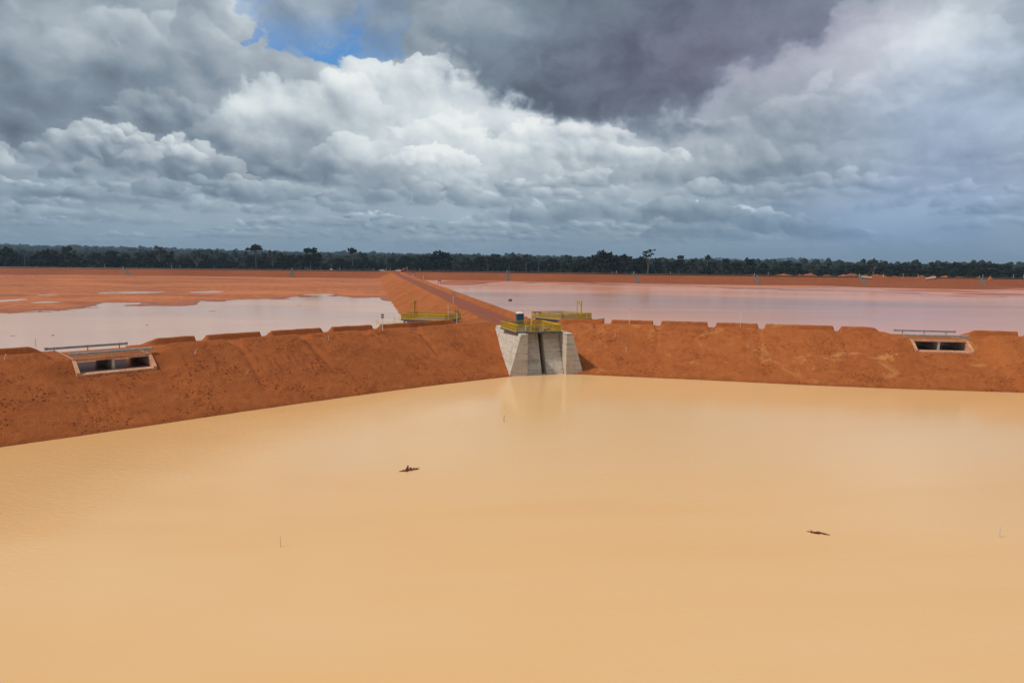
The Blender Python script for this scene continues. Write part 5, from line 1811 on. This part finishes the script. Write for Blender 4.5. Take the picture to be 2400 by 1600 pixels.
for row, (d0, d1, step, drop) in enumerate(((700, 790, 30, -1), (635, 690, 26, 3), (600, 632, 27, 12))):
    px = -40.0
    while px < 2450:
        sk = float(np.interp(px, SKY_X, SKY_Y))
        right = px > 1000
        dd = rnd.uniform(d0, d1)
        yt = sk + drop + (rnd.uniform(-7, 9) if row < 2 else rnd.uniform(-2, 17))
        kind = rnd.choices(['round', 'broad', 'olive', 'column', 'dry', 'ball'], [30, 24, 18, 12, 7, 3])[0]
        tree(kind, px, dd, yt, LAB[kind] + ', ' + ('back', 'middle', 'front')[row] + ' row, ' + where(px), G1, rnd.uniform(.85, 1.35), rnd)
        px += step * rnd.uniform(.6, 1.4)
_by = {}
for o in COL.objects:
    if o.get('group') == G1:
        _by.setdefault(o['label'], []).append(o)
for lab, os_ in _by.items():
    if len(os_) > 1:                              # neighbours that look alike: tell them apart by their order
        os_.sort(key=lambda o: math.atan2(o.location.x, o.location.y))
        words = ['leftmost'] + ['second', 'third', 'fourth', 'fifth', 'sixth'][:len(os_) - 2] + ['rightmost']
        if len(os_) == 3: words[1] = 'middle'
        for o, w_ in zip(os_, words):
            o['label'] = w_ + ' ' + lab.replace('middle row', 'second row') if w_ == 'middle' else w_ + ' ' + lab
for px, y0, w_ in ((68, 598, 'left of the flat-topped tree'), (727, 612, 'under the twin-topped tree'), (1148, 617, 'left of the third chute'), (1194, 619, 'above the third chute'), (1234, 614, 'first right of the third chute'), (1258, 618, 'second right of the third chute')):
    x, y, _ = far_at(px, 26.0)
    zb = 2.5; h = CAM_H + (horizon_y(px) - y0) * y / 1600 - zb
    t = empty('dead_tree', (x, y, zb), label='bare pale dead trunk in front of the dark row, ' + w_, cat='tree', group='bare trunks in front of the dark row')
    MB().tube((0, 0, -3), (0.1, 0, h * .6), .34, .26, n=6).build('trunk', M['bark_pale'], t)
    MB().tube((.1, 0, h * .6), (-.1, 0, h), .26, .12, n=6).build('top', M['bark_pale'], t)


def scatter(name, items, mat, lobes, seed):
    r = np.random.RandomState(seed)
    V = []; F = []; k = 0
    for x, y, z, rad, hh in items:
        for _ in range(lobes):
            c = np.array([x + r.uniform(-.5, .5) * rad, y + r.uniform(-.5, .5) * rad, z + hh * r.uniform(.35, .85)])
            s = np.array([rad * r.uniform(.35, .7), rad * r.uniform(.35, .7), hh * r.uniform(.18, .4)])
            V.append(IV * r.uniform(.72, 1.25, (12, 1)) * s + c); F.append(IF + 12 * k); k += 1
    me = mesh(name, np.concatenate(V), np.concatenate(F))
    return tag(link(name, me, None, M[mat]), kind='stuff')


r = np.random.RandomState(12)
items = []
for i in range(1500):
    s = r.uniform(60, FAR.len - 100); x, y = FAR.pos(s, r.uniform(24, 62))
    items.append((float(x), float(y), 1.6, r.uniform(2, 4.2), r.uniform(4.0, 8.0)))
scatter('undergrowth', items, 'leaf_dark', 6, 13)
items = []
for i in range(9500):
    a = R(r.uniform(-43, 43)); u = r.rand()
    d = 780 * (5200 / 780) ** (u ** 0.85)
    x, y = d * math.sin(a), d * math.cos(a)
    k = min(1.0, d / 1500)
    hh = r.uniform(13, 20) * (1.0 if x < 150 else .8) + (r.rand() < .05) * 6
    items.append((x, y, float(hill_z(x, y)) - 1, r.uniform(7, 12) * (1 + .5 * (d > 2000)), hh))
scatter('forest', items, 'leaf_far', 3, 14)

# ------------------------------------------------------------------ moist air
m, n = new_mat('haze_air')
v = n.node('ShaderNodeVolumePrincipled', {'Color': (0.55, 0.76, 1.0, 1.0), 'Density': 0.0001, 'Anisotropy': 0.1})
n.node('ShaderNodeOutputMaterial', {'Volume': v.outputs[0]})
tag(MB().box((0, 4300, 49), (14400, 9900, 122)).build('haze', m), kind='stuff')
S.cycles.volume_step_rate = 1.0
S.cycles.volume_max_steps = 64
S.cycles.max_bounces = 6
S.cycles.diffuse_bounces = 3
S.cycles.volume_bounces = 0
S.cycles.use_denoising = True
